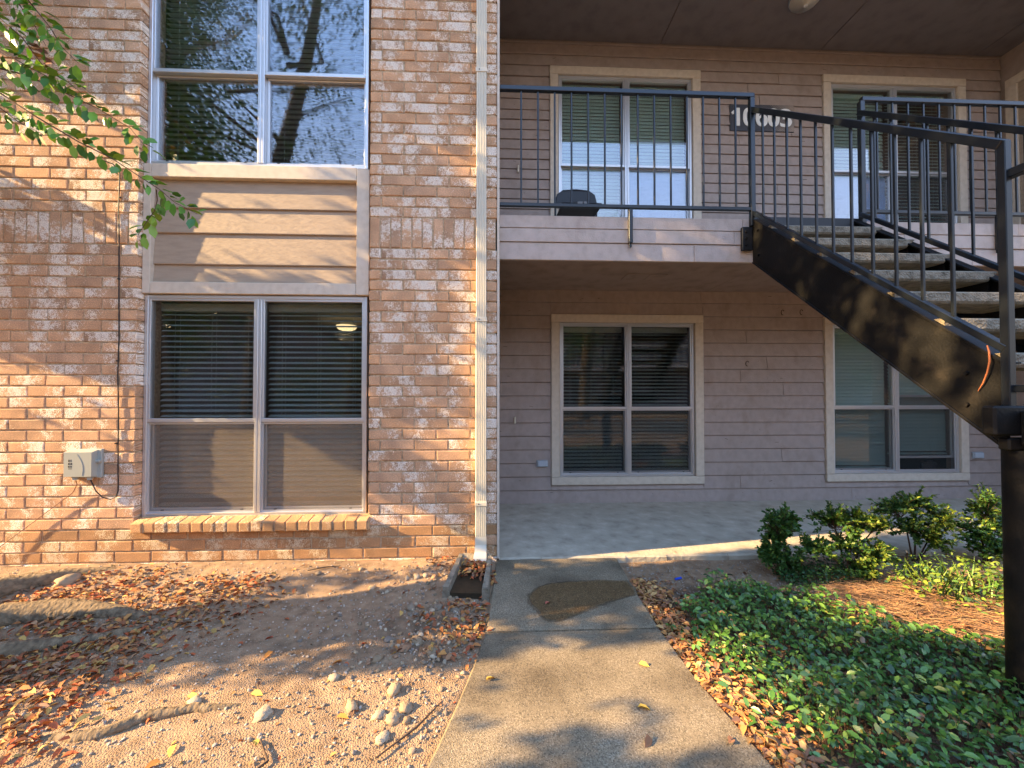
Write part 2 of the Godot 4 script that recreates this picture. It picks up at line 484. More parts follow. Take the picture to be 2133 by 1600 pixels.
func porch_and_walk() -> void:
	var b := MB.new()
	# the porch slab, its front edge a little worn
	var pts := []
	for i in 41: pts.append(lerpf(0.032, XE + 0.4, i / 40.0))
	for i in 40:
		var za := -3.105 + R.randf_range(-0.006, 0.006); var zc := za
		var a := Vector3(pts[i], 0.004, za - 0.012); var d := Vector3(pts[i + 1], 0.004, zc - 0.012)
		b.quad(a, d, Vector3(pts[i + 1], 0.004, -4.75), Vector3(pts[i], 0.004, -4.75), Vector3.UP)
		b.quad(a, d, d + Vector3(0, -0.012, 0.012), a + Vector3(0, -0.012, 0.012), Vector3(0, 1, 1))
		b.quad(a + Vector3(0, -0.012, 0.012), d + Vector3(0, -0.012, 0.012), Vector3(pts[i + 1], -0.16, za), Vector3(pts[i], -0.16, za), Vector3.BACK)
	struct("porch_slab", b, M.slab)
	# the walk: two slabs with a joint
	var w := Node3D.new()
	w.name = "walkway"; w.set_meta("kind", "structure")
	add_child(w)
	for q in [[-3.095, -2.182], [-2.168, -0.3]]:
		b = MB.new()
		var rows := 30
		var prev := []
		for j in rows + 1:
			var z := lerpf(q[0], q[1], float(j) / rows)
			var ed := 0.012 if j > 0 and j < rows else 0.014
			var l := walk_left(z); var r := walk_right(z)
			var y := 0.0 if j > 0 and j < rows else -0.006
			var ring := [Vector3(l, -0.14, z), Vector3(l, -0.012, z), Vector3(l + ed, y, z), Vector3(r - ed, y, z), Vector3(r, -0.012, z), Vector3(r, -0.14, z)]
			if j > 0:
				var c := Vector3((l + r) * 0.5, -0.07, z)
				for k2 in 5: b.quad(prev[k2], prev[k2 + 1], ring[k2 + 1], ring[k2], (prev[k2] + ring[k2 + 1]) * 0.5 - c if k2 != 2 else Vector3.UP)
			if j == 0 or j == rows:
				var o := Vector3.FORWARD if j == 0 else Vector3.BACK
				for k2 in range(1, 5): b.tri(ring[0], ring[k2], ring[k2 + 1], o)
			prev = ring
		put("paving_slab", b, M.walk, w)
	# damp patch that lies on the slab
	b = MB.new()
	var out := [Vector2(0.24, -2.573), Vector2(0.311, -2.652), Vector2(0.42, -2.69), Vector2(0.543, -2.702), Vector2(0.7, -2.715), Vector2(0.83, -2.7), Vector2(0.882, -2.69), Vector2(0.884, -2.53), Vector2(0.80, -2.49), Vector2(0.68, -2.44), Vector2(0.55, -2.37), Vector2(0.42, -2.285), Vector2(0.346, -2.258), Vector2(0.285, -2.28), Vector2(0.262, -2.36), Vector2(0.222, -2.44), Vector2(0.215, -2.52)]
	var edge := []
	for i in out.size():
		var p0: Vector2 = out[(i + out.size() - 1) % out.size()]; var p1: Vector2 = out[i]; var p2: Vector2 = out[(i + 1) % out.size()]; var p3: Vector2 = out[(i + 2) % out.size()]
		for t in 5:
			var p := p1.cubic_interpolate(p2, p0, p3, t / 5.0)
			edge.append(p + Vector2(R.randf_range(-0.004, 0.004), R.randf_range(-0.004, 0.004)))
	for i in edge.size():
		var p: Vector2 = edge[i]; var q: Vector2 = edge[(i + 1) % edge.size()]
		b.tri(Vector3(0.5, 0.003, -2.5), Vector3(p.x, 0.003, p.y), Vector3(q.x, 0.003, q.y), Vector3.UP)
	put("wet_patch", b, M.wet, w)
	b = MB.new()
	for i in edge.size():
		var c0 := Vector2(0.52, -2.51)
		var p: Vector2 = edge[i]; var q: Vector2 = edge[(i + 1) % edge.size()]
		p += (p - c0).normalized() * R.randf_range(0.012, 0.024); q += (q - c0).normalized() * R.randf_range(0.012, 0.024)
		b.tri(Vector3(0.5, 0.0015, -2.5), Vector3(p.x, 0.0015, p.y), Vector3(q.x, 0.0015, q.y), Vector3.UP)
	var dm: StandardMaterial3D = M.walk.duplicate()
	dm.albedo_color = C(206, 198, 186)
	put("damp_rim", b, dm, w)

# ---------------------------------------------------------------- brick
func brick_mesh(l: float, h: float, d: float, cell: int, r: RandomNumberGenerator, stand := false) -> ArrayMesh:
	# origin at the middle of the face; z runs back
	var b := MB.new()
	var u0 := Vector2((cell % 4) / 4.0, (cell / 4) / 16.0) + Vector2(0.004, 0.002)
	var us := Vector2(0.25 - 0.008, 1.0 / 16.0 - 0.004)
	var cut := clampf((h if stand else l) / 0.244, 0.2, 1.0)
	var flip := r.randf() < 0.5
	var uv := func(p: Vector3) -> Vector2:
		var q := Vector2(p.x / l + 0.5, 0.5 - p.y / h)
		if stand: q = Vector2(q.y, q.x)
		q.x *= cut
		if flip: q.x = 1.0 - q.x
		return u0 + Vector2(clampf(q.x, 0, 1), clampf(q.y, 0, 1)) * us
	var c := 0.0045
	var F := []; var S := []; var B := []
	for e in [[-1, -1], [1, -1], [1, 1], [-1, 1]]:
		var jx := r.randf_range(-0.0022, 0.0022); var jy := r.randf_range(-0.0018, 0.0018)
		var x: float = e[0] * l * 0.5 + jx; var y: float = e[1] * h * 0.5 + jy
		F.append(Vector3(x - e[0] * c * r.randf_range(0.7, 1.6), y - e[1] * c * r.randf_range(0.6, 1.4), r.randf_range(-0.001, 0.001)))
		S.append(Vector3(x, y, -c)); B.append(Vector3(x, y, -d))
	b.quad(F[0], F[1], F[2], F[3], Vector3.BACK, uv.call(F[0]), uv.call(F[1]), uv.call(F[2]), uv.call(F[3]))
	for i in 4:
		var j := (i + 1) % 4
		var o: Vector3 = (S[i] + S[j]) * 0.5
		b.quad(F[i], F[j], S[j], S[i], Vector3(o.x, o.y, 0.05), uv.call(F[i]), uv.call(F[j]), uv.call(S[j]), uv.call(S[i]))
		var sd: Vector2 = uv.call(F[i]); var se: Vector2 = uv.call(F[j])
		b.quad(S[i], S[j], B[j], B[i], Vector3(o.x, o.y, 0), sd, se, se.lerp(u0 + us * 0.5, 0.4), sd.lerp(u0 + us * 0.5, 0.4))
	return b.mesh()

func brick_wall() -> void:
	var w := thing("brick_wall", "orange brown brick wall with worn white wash around the tall left windows", "wall", Vector3(-1.8, 0, ZB))
	var b := MB.new()
	var f := ZB - 0.0075; var k := f - 0.22
	b.span(Vector3(-6.5, -0.3, k), Vector3(-2.633, 5.9, f))
	b.span(Vector3(-0.937, -0.3, k), Vector3(0.004, 5.9, f))
	b.span(Vector3(-2.633, -0.3, k), Vector3(-0.937, 0.262, f))
	b.span(Vector3(-2.633, 4.68, k), Vector3(-0.937, 5.9, f))
	b.span(Vector3(-2.633, 1.99, k), Vector3(-0.937, 3.0, ZW - 0.05))
	put("mortar_bed", b, M.mortar, w)
	var r := RandomNumberGenerator.new()
	r.seed = 77
	var L := 0.254; var J := 0.01; var bh := COURSE - J
	var spec := []   # centre x, centre y, length
	for row in range(-2, 58):
		var y0 := 0.115 + row * COURSE
		if row >= 28: y0 = 2.594 + (row - 28) * COURSE
		if y0 > 4.75: break
		var yc := y0 + COURSE * 0.5
		var odd := posmod(row, 2) == 1
		# left of the window, laid from the corner
		if yc > 0.30:
			var x := -2.625
			if odd:
				spec.append([x - 0.058, yc, 0.117]); x -= 0.127
			while x > -4.4:
				spec.append([x - 0.122, yc, 0.244]); x -= L
			x = -0.945
			if odd:
				spec.append([x + 0.04, yc, 0.08]); x += 0.09
			while x < -0.02:
				var l := minf(0.244, 0.012 - x)
				spec.append([x + l * 0.5, yc, l]); x += l + J
		else:
			var x := -4.4 + (0.127 if odd else 0.0)
			while x < 0.0:
				var l := minf(0.244, 0.012 - x)
				if l > 0.04: spec.append([x + l * 0.5, yc, l])
				x += L
	spec.sort_custom(func(p, q): return _brick_rank(p) > _brick_rank(q))
	var pool := []
	for c in 64: pool.append([brick_mesh(0.244, bh, 0.095, c, r)])
	var rest := MB.new()
	for i in spec.size():
		var s = spec[i]
		var heavy := r.randf() < (0.74 if s[1] > 1.2 else 0.30)
		var cell := r.randi_range(32, 63) if heavy else r.randi_range(0, 31)
		var at := Vector3(s[0] + r.randf_range(-0.0015, 0.0015), s[1] + r.randf_range(-0.0015, 0.0015), ZB + r.randf_range(-0.0018, 0.0022))
		var turn := Basis(Vector3.UP, r.randf_range(-0.006, 0.006)) * Basis(Vector3.BACK, r.randf_range(-0.004, 0.004))
		var me: ArrayMesh = pool[cell][0] if absf(s[2] - 0.244) < 0.001 else brick_mesh(s[2], bh, 0.095, cell, r)
		if i < 300: inst("brick", me, M.brick if s[1] > 0.24 else M.brick_low, w, at, turn)
		else:
			var ar := me.surface_get_arrays(0)
			for q in ar[Mesh.ARRAY_VERTEX].size(): rest.vert(turn * ar[Mesh.ARRAY_VERTEX][q] + at, turn * ar[Mesh.ARRAY_NORMAL][q], ar[Mesh.ARRAY_TEX_UV][q])
	put("outer_bricks", rest, M.brick, w).set_meta("kind", "stuff")
	# soldier course
	for side in [[-2.625, -4.3, -1], [-0.945, 0.02, 1]]:
		var x: float = side[0]
		while (x - side[1]) * side[2] < 0.0:
			var l := minf(0.069, absf(side[1] - x))
			if l > 0.03:
				inst("soldier_brick", brick_mesh(l, 0.226, 0.095, r.randi_range(20, 63), r, true), M.brick, w, Vector3(x + side[2] * l * 0.5, 2.476 + r.randf_range(-0.002, 0.002), ZB + r.randf_range(-0.002, 0.002)))
			x += side[2] * 0.0795
	# rowlock sill that slopes forward
	var sill := put("brick_sill", _sill_bed(), M.mortar, w)
	for i in 20:
		var me := MB.new()
		var x0 := -2.598 + i * 0.0836
		var j := r.randf_range(-0.004, 0.004); var jy := r.randf_range(-0.003, 0.003)
		var q := [Vector3(x0, 0.265 + jy, ZB + 0.05 + j), Vector3(x0 + 0.073, 0.265 + jy, ZB + 0.05 + j), Vector3(x0 + 0.073, 0.336 + jy, ZB + 0.053 + j), Vector3(x0, 0.336 + jy, ZB + 0.053 + j)]
		var back := []
		for p in q: back.append(Vector3(p.x, p.y + 0.018, ZW + 0.012))
		var c := 0.006
		var front := []
		var mid: Vector3 = (q[0] + q[2]) * 0.5
		for p in q: front.append(p + Vector3(signf(mid.x - p.x) * c, signf(mid.y - p.y) * c, 0.005))
		var cell := r.randi_range(0, 31)
		var u0 := Vector2((cell % 4) / 4.0 + 0.01, (cell / 4) / 16.0 + 0.003); var us := Vector2(0.06, 0.055)
		me.quad(front[0], front[1], front[2], front[3], Vector3.BACK, u0, u0 + Vector2(us.x, 0), u0 + us, u0 + Vector2(0, us.y))
		for e2 in 4:
			var f2 := (e2 + 1) % 4
			var o: Vector3 = (q[e2] + q[f2]) * 0.5 - mid
			me.quad(front[e2], front[f2], q[f2], q[e2], o + Vector3(0, 0, 0.02), u0, u0 + Vector2(us.x, 0), u0 + Vector2(us.x, 0.004), u0 + Vector2(0, 0.004))
			me.quad(q[e2], q[f2], back[f2], back[e2], o, u0, u0 + Vector2(us.x, 0), u0 + Vector2(us.x, us.y), u0 + Vector2(0, us.y))
		put("sill_brick", me, M.sill, sill)
	# corner board at the right end of the wall
	b = MB.new()
	b.span(Vector3(0.014, 0.02, ZB - 0.2), Vector3(0.033, 5.9, ZB + 0.004), 0.002)
	put("corner_board", b, M.trim, w)
	b = MB.new()
	b.span(Vector3(-0.07, 0.0, ZS - 0.3), Vector3(0.03, 5.9, ZB - 0.228))
	put("return_wall", b, M.siding, w)

func _brick_rank(s) -> float:
	var a: float = s[2]
	if s[0] < -3.62 or s[1] < 0.0: a -= 1.0
	if s[1] > 3.45: a -= (s[1] - 3.45) * 0.12
	if s[0] < -3.45: a -= 0.08
	if s[0] > -0.06: a -= 0.1
	return a
func _sill_bed() -> MB:
	var b := MB.new()
	b.loft([[Vector3(-2.6, 0.262, ZB - 0.1), Vector3(-2.6, 0.262, ZB + 0.044), Vector3(-2.6, 0.33, ZB + 0.047), Vector3(-2.6, 0.35, ZW + 0.006), Vector3(-2.6, 0.35, ZB - 0.1)], [Vector3(-0.93, 0.262, ZB - 0.1), Vector3(-0.93, 0.262, ZB + 0.044), Vector3(-0.93, 0.33, ZB + 0.047), Vector3(-0.93, 0.35, ZW + 0.006), Vector3(-0.93, 0.35, ZB - 0.1)]])
	return b

# ---------------------------------------------------------------- siding
func board(x0: float, x1: float, y0: float, y1: float, z: float, w: Node, m: Material, called := "siding_board") -> void:
	var b := MB.new()
	var d := R.randf_range(-0.0015, 0.0015)
	var sag := R.randf_range(-0.0012, 0.0012)
	var prof := [Vector2(y0 + 0.003, -0.008), Vector2(y0 + 0.0025 + sag, 0.018 + d), Vector2(y0 + 0.006, 0.0205 + d), Vector2(y1 - 0.003, 0.006 + d), Vector2(y1 - 0.003, -0.008)]
	var a := []; var c := []
	for p in prof:
		a.append(Vector3(x0 + 0.0015, p.x, z + p.y)); c.append(Vector3(x1 - 0.0015, p.x + sag, z + p.y))
	b.loft([a, c])
	put(called, b, m, w)

func siding_wall() -> void:
	var w := thing("siding_wall", "taupe painted lap siding wall with four white framed windows in the breezeway", "wall", Vector3(3, 0, ZS))
	# core with openings
	var b := MB.new()
	var xs := [[0.03, 0.72], [2.33, 3.95], [5.56, XE + 0.3]]
	for q in xs: b.span(Vector3(q[0], 0.0, ZS - 0.16), Vector3(q[1], 5.9, ZS - 0.008))
	for q in [[0.72, 2.33], [3.95, 5.56]]:
		for h in [[0.0, 0.29], [2.09, 3.07], [4.955, 5.9]]: b.span(Vector3(q[0], h[0], ZS - 0.16), Vector3(q[1], h[1], ZS - 0.008))
	put("sheathing", b, M.siding, w)
	var lo := [[0.638, 2.413, 0.212, 2.16], [3.868, 5.625, 0.222, 2.16]]
	var up := [[0.628, 2.405, 2.98, 5.038], [3.89, 5.67, 2.98, 5.045]]
	var rows := []
	for i in 16: rows.append([-0.004 + i * 0.1535, -0.004 + (i + 1) * 0.1535, lo])
	var y := 2.68
	while y < 5.34:
		var st := 0.1155 if y < 4.5 else 0.131
		rows.append([y, minf(y + st, 5.36), up]); y += st
	for q in rows:
		var at := 0.034
		for o in q[2]:
			var inside: bool = q[1] > o[2] + 0.004 and q[0] < o[3] - 0.004
			if not inside: continue
			if o[0] - at > 0.8 and R.randf() < 0.4:
				var cut := lerpf(at, o[0], R.randf_range(0.25, 0.75))
				board(at, cut, q[0], q[1], ZS, w, M.siding); board(cut + 0.002, o[0], q[0], q[1], ZS, w, M.siding)
			else: board(at, o[0], q[0], q[1], ZS, w, M.siding)
			if q[1] > o[3] + 0.01: board(o[0], o[1], o[3], q[1], ZS, w, M.siding)
			if q[0] < o[2] - 0.01: board(o[0], o[1], q[0], o[2], ZS, w, M.siding)
			at = o[1]
		# long runs are nailed up in two lengths
		if at < 0.1:
			var cut := R.randf_range(1.2, 4.6)
			board(at, cut, q[0], q[1], ZS, w, M.siding); board(cut, XE, q[0], q[1], ZS, w, M.siding)
		else: board(at, XE, q[0], q[1], ZS, w, M.siding)
	# nails and knots
	b = MB.new()
	for i in 420:
		var q: Array = rows[R.randi() % rows.size()]
		var x := R.randf_range(0.06, XE - 0.05)
		var hit := false
		for o in q[2]: hit = hit or (x > o[0] - 0.02 and x < o[1] + 0.02 and q[1] > o[2] and q[0] < o[3])
		if hit: continue
		var f := R.randf_range(0.12, 0.85)
		var l := R.randf_range(0.004, 0.009) if R.randf() < 0.75 else R.randf_range(0.015, 0.05)
		b.box(Vector3(x, lerpf(q[0], q[1], f), ZS + lerpf(0.0205, 0.006, f)), Vector3(l, R.randf_range(0.004, 0.006), 0.003), 0.001, Basis(Vector3.BACK, R.randf_range(-0.4, 0.4)))
	put("nail_heads", b, plain(C(92, 78, 68), 0.9), w).set_meta("kind", "stuff")
	# casings
	for o in lo + up:
		b = MB.new(); b.span(Vector3(o[0], o[3] - 0.092, ZS - 0.004), Vector3(o[1], o[3], ZS + 0.04), 0.004); put("window_casing", b, M.trim, w)
		b = MB.new(); b.span(Vector3(o[0] + 0.003, o[2], ZS - 0.004), Vector3(o[1] - 0.003, o[2] + 0.088, ZS + 0.041), 0.004); put("window_casing", b, M.trim, w)
		for s in [0, 1]:
			b = MB.new()
			var x0: float = o[0] if s == 0 else o[1] - 0.1
			b.span(Vector3(x0 + 0.002, o[2] + 0.09, ZS - 0.004), Vector3(x0 + 0.098, o[3] - 0.094, ZS + 0.038), 0.004)
			put("window_casing", b, M.trim, w)
	# return at the right end with a door casing upstairs
	b = MB.new()
	b.span(Vector3(XE + 0.012, 0, ZS), Vector3(XE + 0.2, 5.9, -2.9))
	put("side_wall", b, M.siding, w)
	b = MB.new()
	b.span(Vector3(XE - 0.025, 2.69, -4.53), Vector3(XE + 0.01, 4.9, -4.42), 0.003)
	b.span(Vector3(XE - 0.025, 4.9, -4.53), Vector3(XE + 0.01, 5.0, -3.4), 0.003)
	put("door_casing", b, M.trim, w)
	b = MB.new()
	b.span(Vector3(XE - 0.01, 2.69, -4.42), Vector3(XE + 0.011, 4.9, -3.5), 0.003)
	put("door", b, M.panel, w)

# ---------------------------------------------------------------- balcony
func balcony() -> void:
	var w := thing("balcony", "taupe boarded balcony deck that roofs the ground floor porch", "balcony", Vector3(3, 2.33, ZF))
	var b := MB.new()
	b.span(Vector3(0.034, 2.45, ZS + 0.02), Vector3(XE + 0.2, 2.67, ZF - 0.03))
	put("deck", b, M.slab, w)
	var ys := [[2.332, 2.4705], [2.4745, 2.582], [2.585, 2.684]]
	for i in 3:
		var cuts := [0.034, [1.62, 1.95, 2.02][i], [4.0, 3.4, 4.4][i], XE + 0.3]
		for j in 3:
			b = MB.new()
			var t: float = [0.0, 0.008, 0.012][i]
			b.span(Vector3(cuts[j] + 0.001, ys[i][0], ZF - 0.03), Vector3(cuts[j + 1] - 0.001, ys[i][1], ZF + t + R.randf_range(-0.001, 0.001)), 0.0025)
			put("fascia_board", b, M.fascia, w)
	# soffit in sheets, with a patch panel
	var xs := [0.034, 2.45, 4.9, XE + 0.2]
	for i in 3:
		b = MB.new()
		b.span(Vector3(xs[i] + 0.002, 2.438, ZS + 0.01), Vector3(xs[i + 1] - 0.002, 2.449, ZF - 0.03), 0.002)
		put("soffit_panel", b, M.soffit, w)
	for q in [[1.30, 1.53], [1.535, 1.71]]:
		b = MB.new()
		b.span(Vector3(q[0], 2.43, -4.11), Vector3(q[1], 2.4375, -3.9), 0.002)
		put("patch_panel", b, M.soffit, w)
	# ceiling over the upper floor
	var c := thing("porch_ceiling", "dark taupe ceiling sheets over the upper balcony", "ceiling", Vector3(3, 5.36, -4))
	xs = [0.034, 1.93, 3.88, 5.83, XE + 0.2]
	for i in 4:
		b = MB.new()
		b.span(Vector3(xs[i] + 0.004, 5.352, ZS + 0.01), Vector3(xs[i + 1] - 0.004, 5.366, -2.75), 0.003)
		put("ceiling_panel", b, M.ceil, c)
	b = MB.new()
	b.span(Vector3(-6.5, 5.92, -9.0), Vector3(8.5, 6.1, -2.5))
	b.span(Vector3(0.034, 5.37, -4.7), Vector3(8.5, 5.92, -2.75))
	put("roof_deck", b, M.soffit, c)
	# ceiling light
	var l := thing("ceiling_light", "unlit white dome light on the upper balcony ceiling", "light", Vector3(3.2, 5.35, -3.96))
	b = MB.new()
	b.tube([Vector3(3.2, 5.35, -3.96), Vector3(3.2, 5.333, -3.96)], [0.15, 0.15], 24)
	put("base", b, M.grey, l)
	b = MB.new()
	var pr := [[0.142, 0.0], [0.138, 0.025], [0.115, 0.05], [0.07, 0.07], [0.02, 0.078]]
	var p := []; var rr := []
	for q in pr:
		p.append(Vector3(3.2, 5.332 - q[1], -3.96)); rr.append(q[0])
	b.tube(p, rr, 24)
	put("diffuser", b, plain(C(224, 222, 214), 0.4), l)

func baluster(x: float, z: float, y0: float, y1: float, w: Node) -> void:
	var b := MB.new()
	b.box(Vector3(x, (y0 + y1) * 0.5, z), Vector3(0.014, y1 - y0, 0.014), 0.002, Basis(Vector3.UP, R.randf_range(-0.03, 0.03)))
	put("baluster", b, M.rail, w)

func railings() -> void:
	var yt := 3.69; var yb := 2.757
	for s in [[0.034, 2.09, "dark slate steel balcony railing in front of the left upper window, folding chair behind it"], [3.02, XE, "dark slate steel railing beyond the stair, at the right upper window"]]:
		var x0: float = s[0]; var x1: float = s[1]
		var w := thing("balcony_railing", s[2], "railing", Vector3((x0 + x1) * 0.5, 2.68, ZF + 0.02), "balcony railings")
		var z := ZF + 0.03
		var b := MB.new(); b.span(Vector3(x0, yt - 0.018, z - 0.019), Vector3(x1 + 0.019, yt + 0.018, z + 0.019), 0.003); put("top_rail", b, M.rail, w)
		b = MB.new(); b.span(Vector3(x0, yb - 0.014, z - 0.015), Vector3(x1 + 0.015, yb + 0.014, z + 0.015), 0.003); put("bottom_rail", b, M.rail, w)
		var post: float = x1 if x0 < 1.0 else x0
		b = MB.new(); b.span(Vector3(post - 0.019, 2.62, z - 0.0195), Vector3(post + 0.019, yt - 0.018, z + 0.0195), 0.003); put("post", b, M.rail, w)
		var n := int((x1 - x0) / 0.1346)
		for i in range(1, n + 1):
			var x: float = (x1 - i * 0.1346) if x0 < 1.0 else (x0 + i * 0.1346)
			if x < x0 + 0.05 or x > x1 - 0.05: continue
			baluster(x, z, yb + 0.014, yt - 0.018, w)
		for x in ([1.085] if x0 < 1.0 else [4.2, 5.4]):
			b = MB.new(); b.span(Vector3(x - 0.016, 2.465, z - 0.016), Vector3(x + 0.016, yb - 0.014, z + 0.012), 0.003)
			b.box(Vector3(x, 2.45, z - 0.01), Vector3(0.02, 0.03, 0.014), 0.002)
			put("mounting_bracket", b, M.rail, w)
	# chair on the balcony
	var c := thing("folding_chair", "black folding chair on the balcony behind the railing, only its back showing", "chair", Vector3(0.835, 2.67, -4.1))
	var bk := MB.new()
	var ring := []
	for zz in [0.0, 0.018]:
		var r0 := []
		for i in 25:
			var t := PI * i / 24.0
			r0.append(Vector3(0.835 + signf(cos(t)) * pow(absf(cos(t)), 0.45) * 0.205, 3.2 + pow(absf(sin(t)), 0.6) * 0.145, -4.1 - zz))
		r0.append(Vector3(0.63, 3.17, -4.1 - zz)); r0.append(Vector3(1.04, 3.17, -4.1 - zz))
		ring.append(r0)
	bk.loft(ring)
	put("backrest", bk, M.black, c)
	bk = MB.new()
	var fr := []
	for q in [[-0.215, 2.68], [-0.215, 3.0], [-0.213, 3.22], [-0.19, 3.31], [-0.13, 3.352], [0.0, 3.362], [0.13, 3.352], [0.19, 3.31], [0.213, 3.22], [0.215, 3.0], [0.215, 2.68]]: fr.append(Vector3(0.835 + q[0], q[1], -4.115))
	bk.tube(fr, [0.011], 8)
	put("frame", bk, M.black, c)
	bk = MB.new()
	bk.box(Vector3(0.835, 3.09, -4.0), Vector3(0.4, 0.03, 0.38), 0.012, Basis(Vector3.RIGHT, 0.06))
	put("seat", bk, M.black, c)
	bk = MB.new()
	bk.span(Vector3(0.79, 3.078, -3.812), Vector3(0.84, 3.1, -3.808)); bk.span(Vector3(0.85, 3.08, -3.812), Vector3(0.88, 3.1, -3.808))
	put("care_label", bk, plain(C(120, 118, 116), 0.6), c)
	for s in [-1, 1]:
		bk = MB.new()
		bk.tube([Vector3(0.835 + s * 0.2, 3.07, -4.2), Vector3(0.835 + s * 0.2, 2.68, -3.82)], [0.011], 8)
		put("leg", bk, M.alum, c)

# ---------------------------------------------------------------- stair
func staircase() -> void:
	var w := thing("staircase", "black steel stair with open concrete treads running down from the balcony", "stairs", Vector3(2.55, 0, -1.6))
	var zt := ZF + 0.03; var ze := -1.56
	var sl := (2.71 - 1.42) / (1.6 - 3.2)   # height per metre of z
	var ytop := func(z: float) -> float: return 2.70 + (z + 3.2) * -0.798
	for x in [2.09, 3.0]:
		var flip := -1.0 if x < 2.5 else 1.0
		var b := MB.new()
		var th := 0.008
		# web, as a parallelogram with upright ends
		var A := [Vector3(x, ytop.call(zt), zt), Vector3(x, ytop.call(ze), ze), Vector3(x, ytop.call(ze) - 0.352, ze), Vector3(x, ytop.call(zt) - 0.358, zt)]
		var B := []
		for p in A: B.append(p + Vector3(th, 0, 0))
		b.loft([A, B])
		# flanges turned inwards
		for q in [0.0, -0.352]:
			var a := Vector3(x - 0.003 + (0.03 if x < 2.5 else -0.03), ytop.call(zt) + q, zt); var c := Vector3(a.x, ytop.call(ze) + q, ze)
			b.bar(a, c, 0.07, 0.012, 0.002, Vector3(0, 0, 1))
		put("stringer", b, M.steel, w)
	var b := MB.new()
	b.span(Vector3(2.0, 2.42, ZF + 0.012), Vector3(2.085, 2.61, ZF + 0.04), 0.003)
	b.span(Vector3(2.098, 2.56, ZF + 0.014), Vector3(2.99, 2.70, ZF + 0.03), 0.003)
	put("mounting_plate", b, M.black, w)
	for y in [2.46, 2.515, 2.57]:
		b = MB.new()
		b.tube([Vector3(2.03, y, ZF + 0.038), Vector3(2.03, y, ZF + 0.05)], [0.009, 0.009], 6)
		put("bolt", b, M.steel, w)
	for q in [[-1.70, 1.22], [-1.70, 1.36], [-3.1, 2.36], [-3.1, 2.56]]:
		b = MB.new()
		b.tube([Vector3(2.092, q[1], q[0]), Vector3(2.078, q[1], q[0])], [0.011, 0.010], 6)
		put("bolt", b, M.steel, w)
	# treads
	for i in 7:
		b = MB.new()
		var z := -2.964 + i * 0.234; var y := 2.548 - i * 0.185
		var xa := 2.1; var xb := 2.985
		var ch := 0.05
		b.loft([[Vector3(xa, y - 0.062, z - 0.27), Vector3(xa, y - 0.006, z - 0.27), Vector3(xa, y, z - 0.262), Vector3(xa, y, z - 0.008), Vector3(xa, y - 0.008, z), Vector3(xa, y - 0.05, z), Vector3(xa, y - 0.062, z - 0.01)],
			[Vector3(xb - ch, y - 0.062, z - 0.27), Vector3(xb, y - 0.006, z - 0.27), Vector3(xb, y, z - 0.262), Vector3(xb, y, z - 0.008), Vector3(xb, y - 0.008, z), Vector3(xb - ch, y - 0.05, z), Vector3(xb - ch, y - 0.062, z - 0.01)]])
		put("tread", b, M.tread, w)
		for x in [2.13, 2.955]:
			b = MB.new()
			b.bar(Vector3(x, y - 0.088, z - 0.26), Vector3(x, y - 0.088, z - 0.02), 0.05, 0.01, 0.0, Vector3(1, 0, 0))
			put("tread_angle", b, M.steel, w)
	# landing with its beams and post
	b = MB.new()
	b.span(Vector3(1.995, 1.10, -1.58), Vector3(3.1, 1.22, -1.53), 0.008)
	b.span(Vector3(2.06, 1.04, -1.575), Vector3(3.1, 1.09, -1.535), 0.006)
	b.span(Vector3(2.1, 1.06, -1.53), Vector3(3.1, 1.2, -0.5), 0.004)
	put("landing", b, M.steel, w)
	b = MB.new()
	b.tube([Vector3(2.18, -0.2, -1.555), Vector3(2.18, 1.04, -1.555)], [0.08, 0.08], 28)
	put("post", b, M.steel, w)
	# handrails on both sides
	for x in [2.09, 3.0]:
		var h := put("handrail", _stair_rail(x), M.rail, w)
		var n := 12
		for i in range(1, n):
			var z := -3.17 + i * 0.129
			baluster(x + 0.004, z, ytop.call(z) + 0.068, ytop.call(z) + 0.905, h)
	# guard of the landing, towards the viewer
	b = MB.new()
	b.bar(Vector3(2.11, 2.17, -1.585), Vector3(2.13, 2.17, -0.5), 0.036, 0.036, 0.003)
	put("landing_guard", b, M.rail, w)
	b = MB.new()
	b.bar(Vector3(2.11, 1.29, -1.585), Vector3(2.13, 1.29, -0.5), 0.03, 0.03, 0.003)
	put("landing_guard", b, M.rail, w)
	# bent scrap of wire
	var t := thing("wire_scrap", "bent orange wire stuck to the lower end of the black stringer", "wire", Vector3(2.08, 1.27, -1.6))
	b = MB.new()
	var pts := [Vector3(2.078, 1.472, -1.615), Vector3(2.07, 1.445, -1.603), Vector3(2.068, 1.405, -1.60), Vector3(2.072, 1.36, -1.612), Vector3(2.078, 1.315, -1.632), Vector3(2.083, 1.28, -1.655)]
	b.tube(pts, [0.0025, 0.0035, 0.004, 0.0035, 0.003, 0.0015], 6)
	put("strand", b, plain(C(150, 86, 50), 0.7), t)

func _stair_rail(x: float) -> MB:
	var b := MB.new()
	var yt := func(z: float) -> float: return 2.70 + (z + 3.2) * -0.798
	var z0 := ZF + 0.03; var z1 := -1.56
	b.bar(Vector3(x + 0.004, yt.call(z0) + 0.905, z0), Vector3(x + 0.004, yt.call(z1) + 0.905, z1), 0.038, 0.038, 0.003)
	b.bar(Vector3(x + 0.004, yt.call(z0) + 0.06, z0), Vector3(x + 0.004, yt.call(z1) + 0.06, z1), 0.032, 0.03, 0.003)
	b.span(Vector3(x - 0.010, 1.2, z1 - 0.016), Vector3(x + 0.020, yt.call(z1) + 0.918, z1 + 0.016), 0.003)
	return b

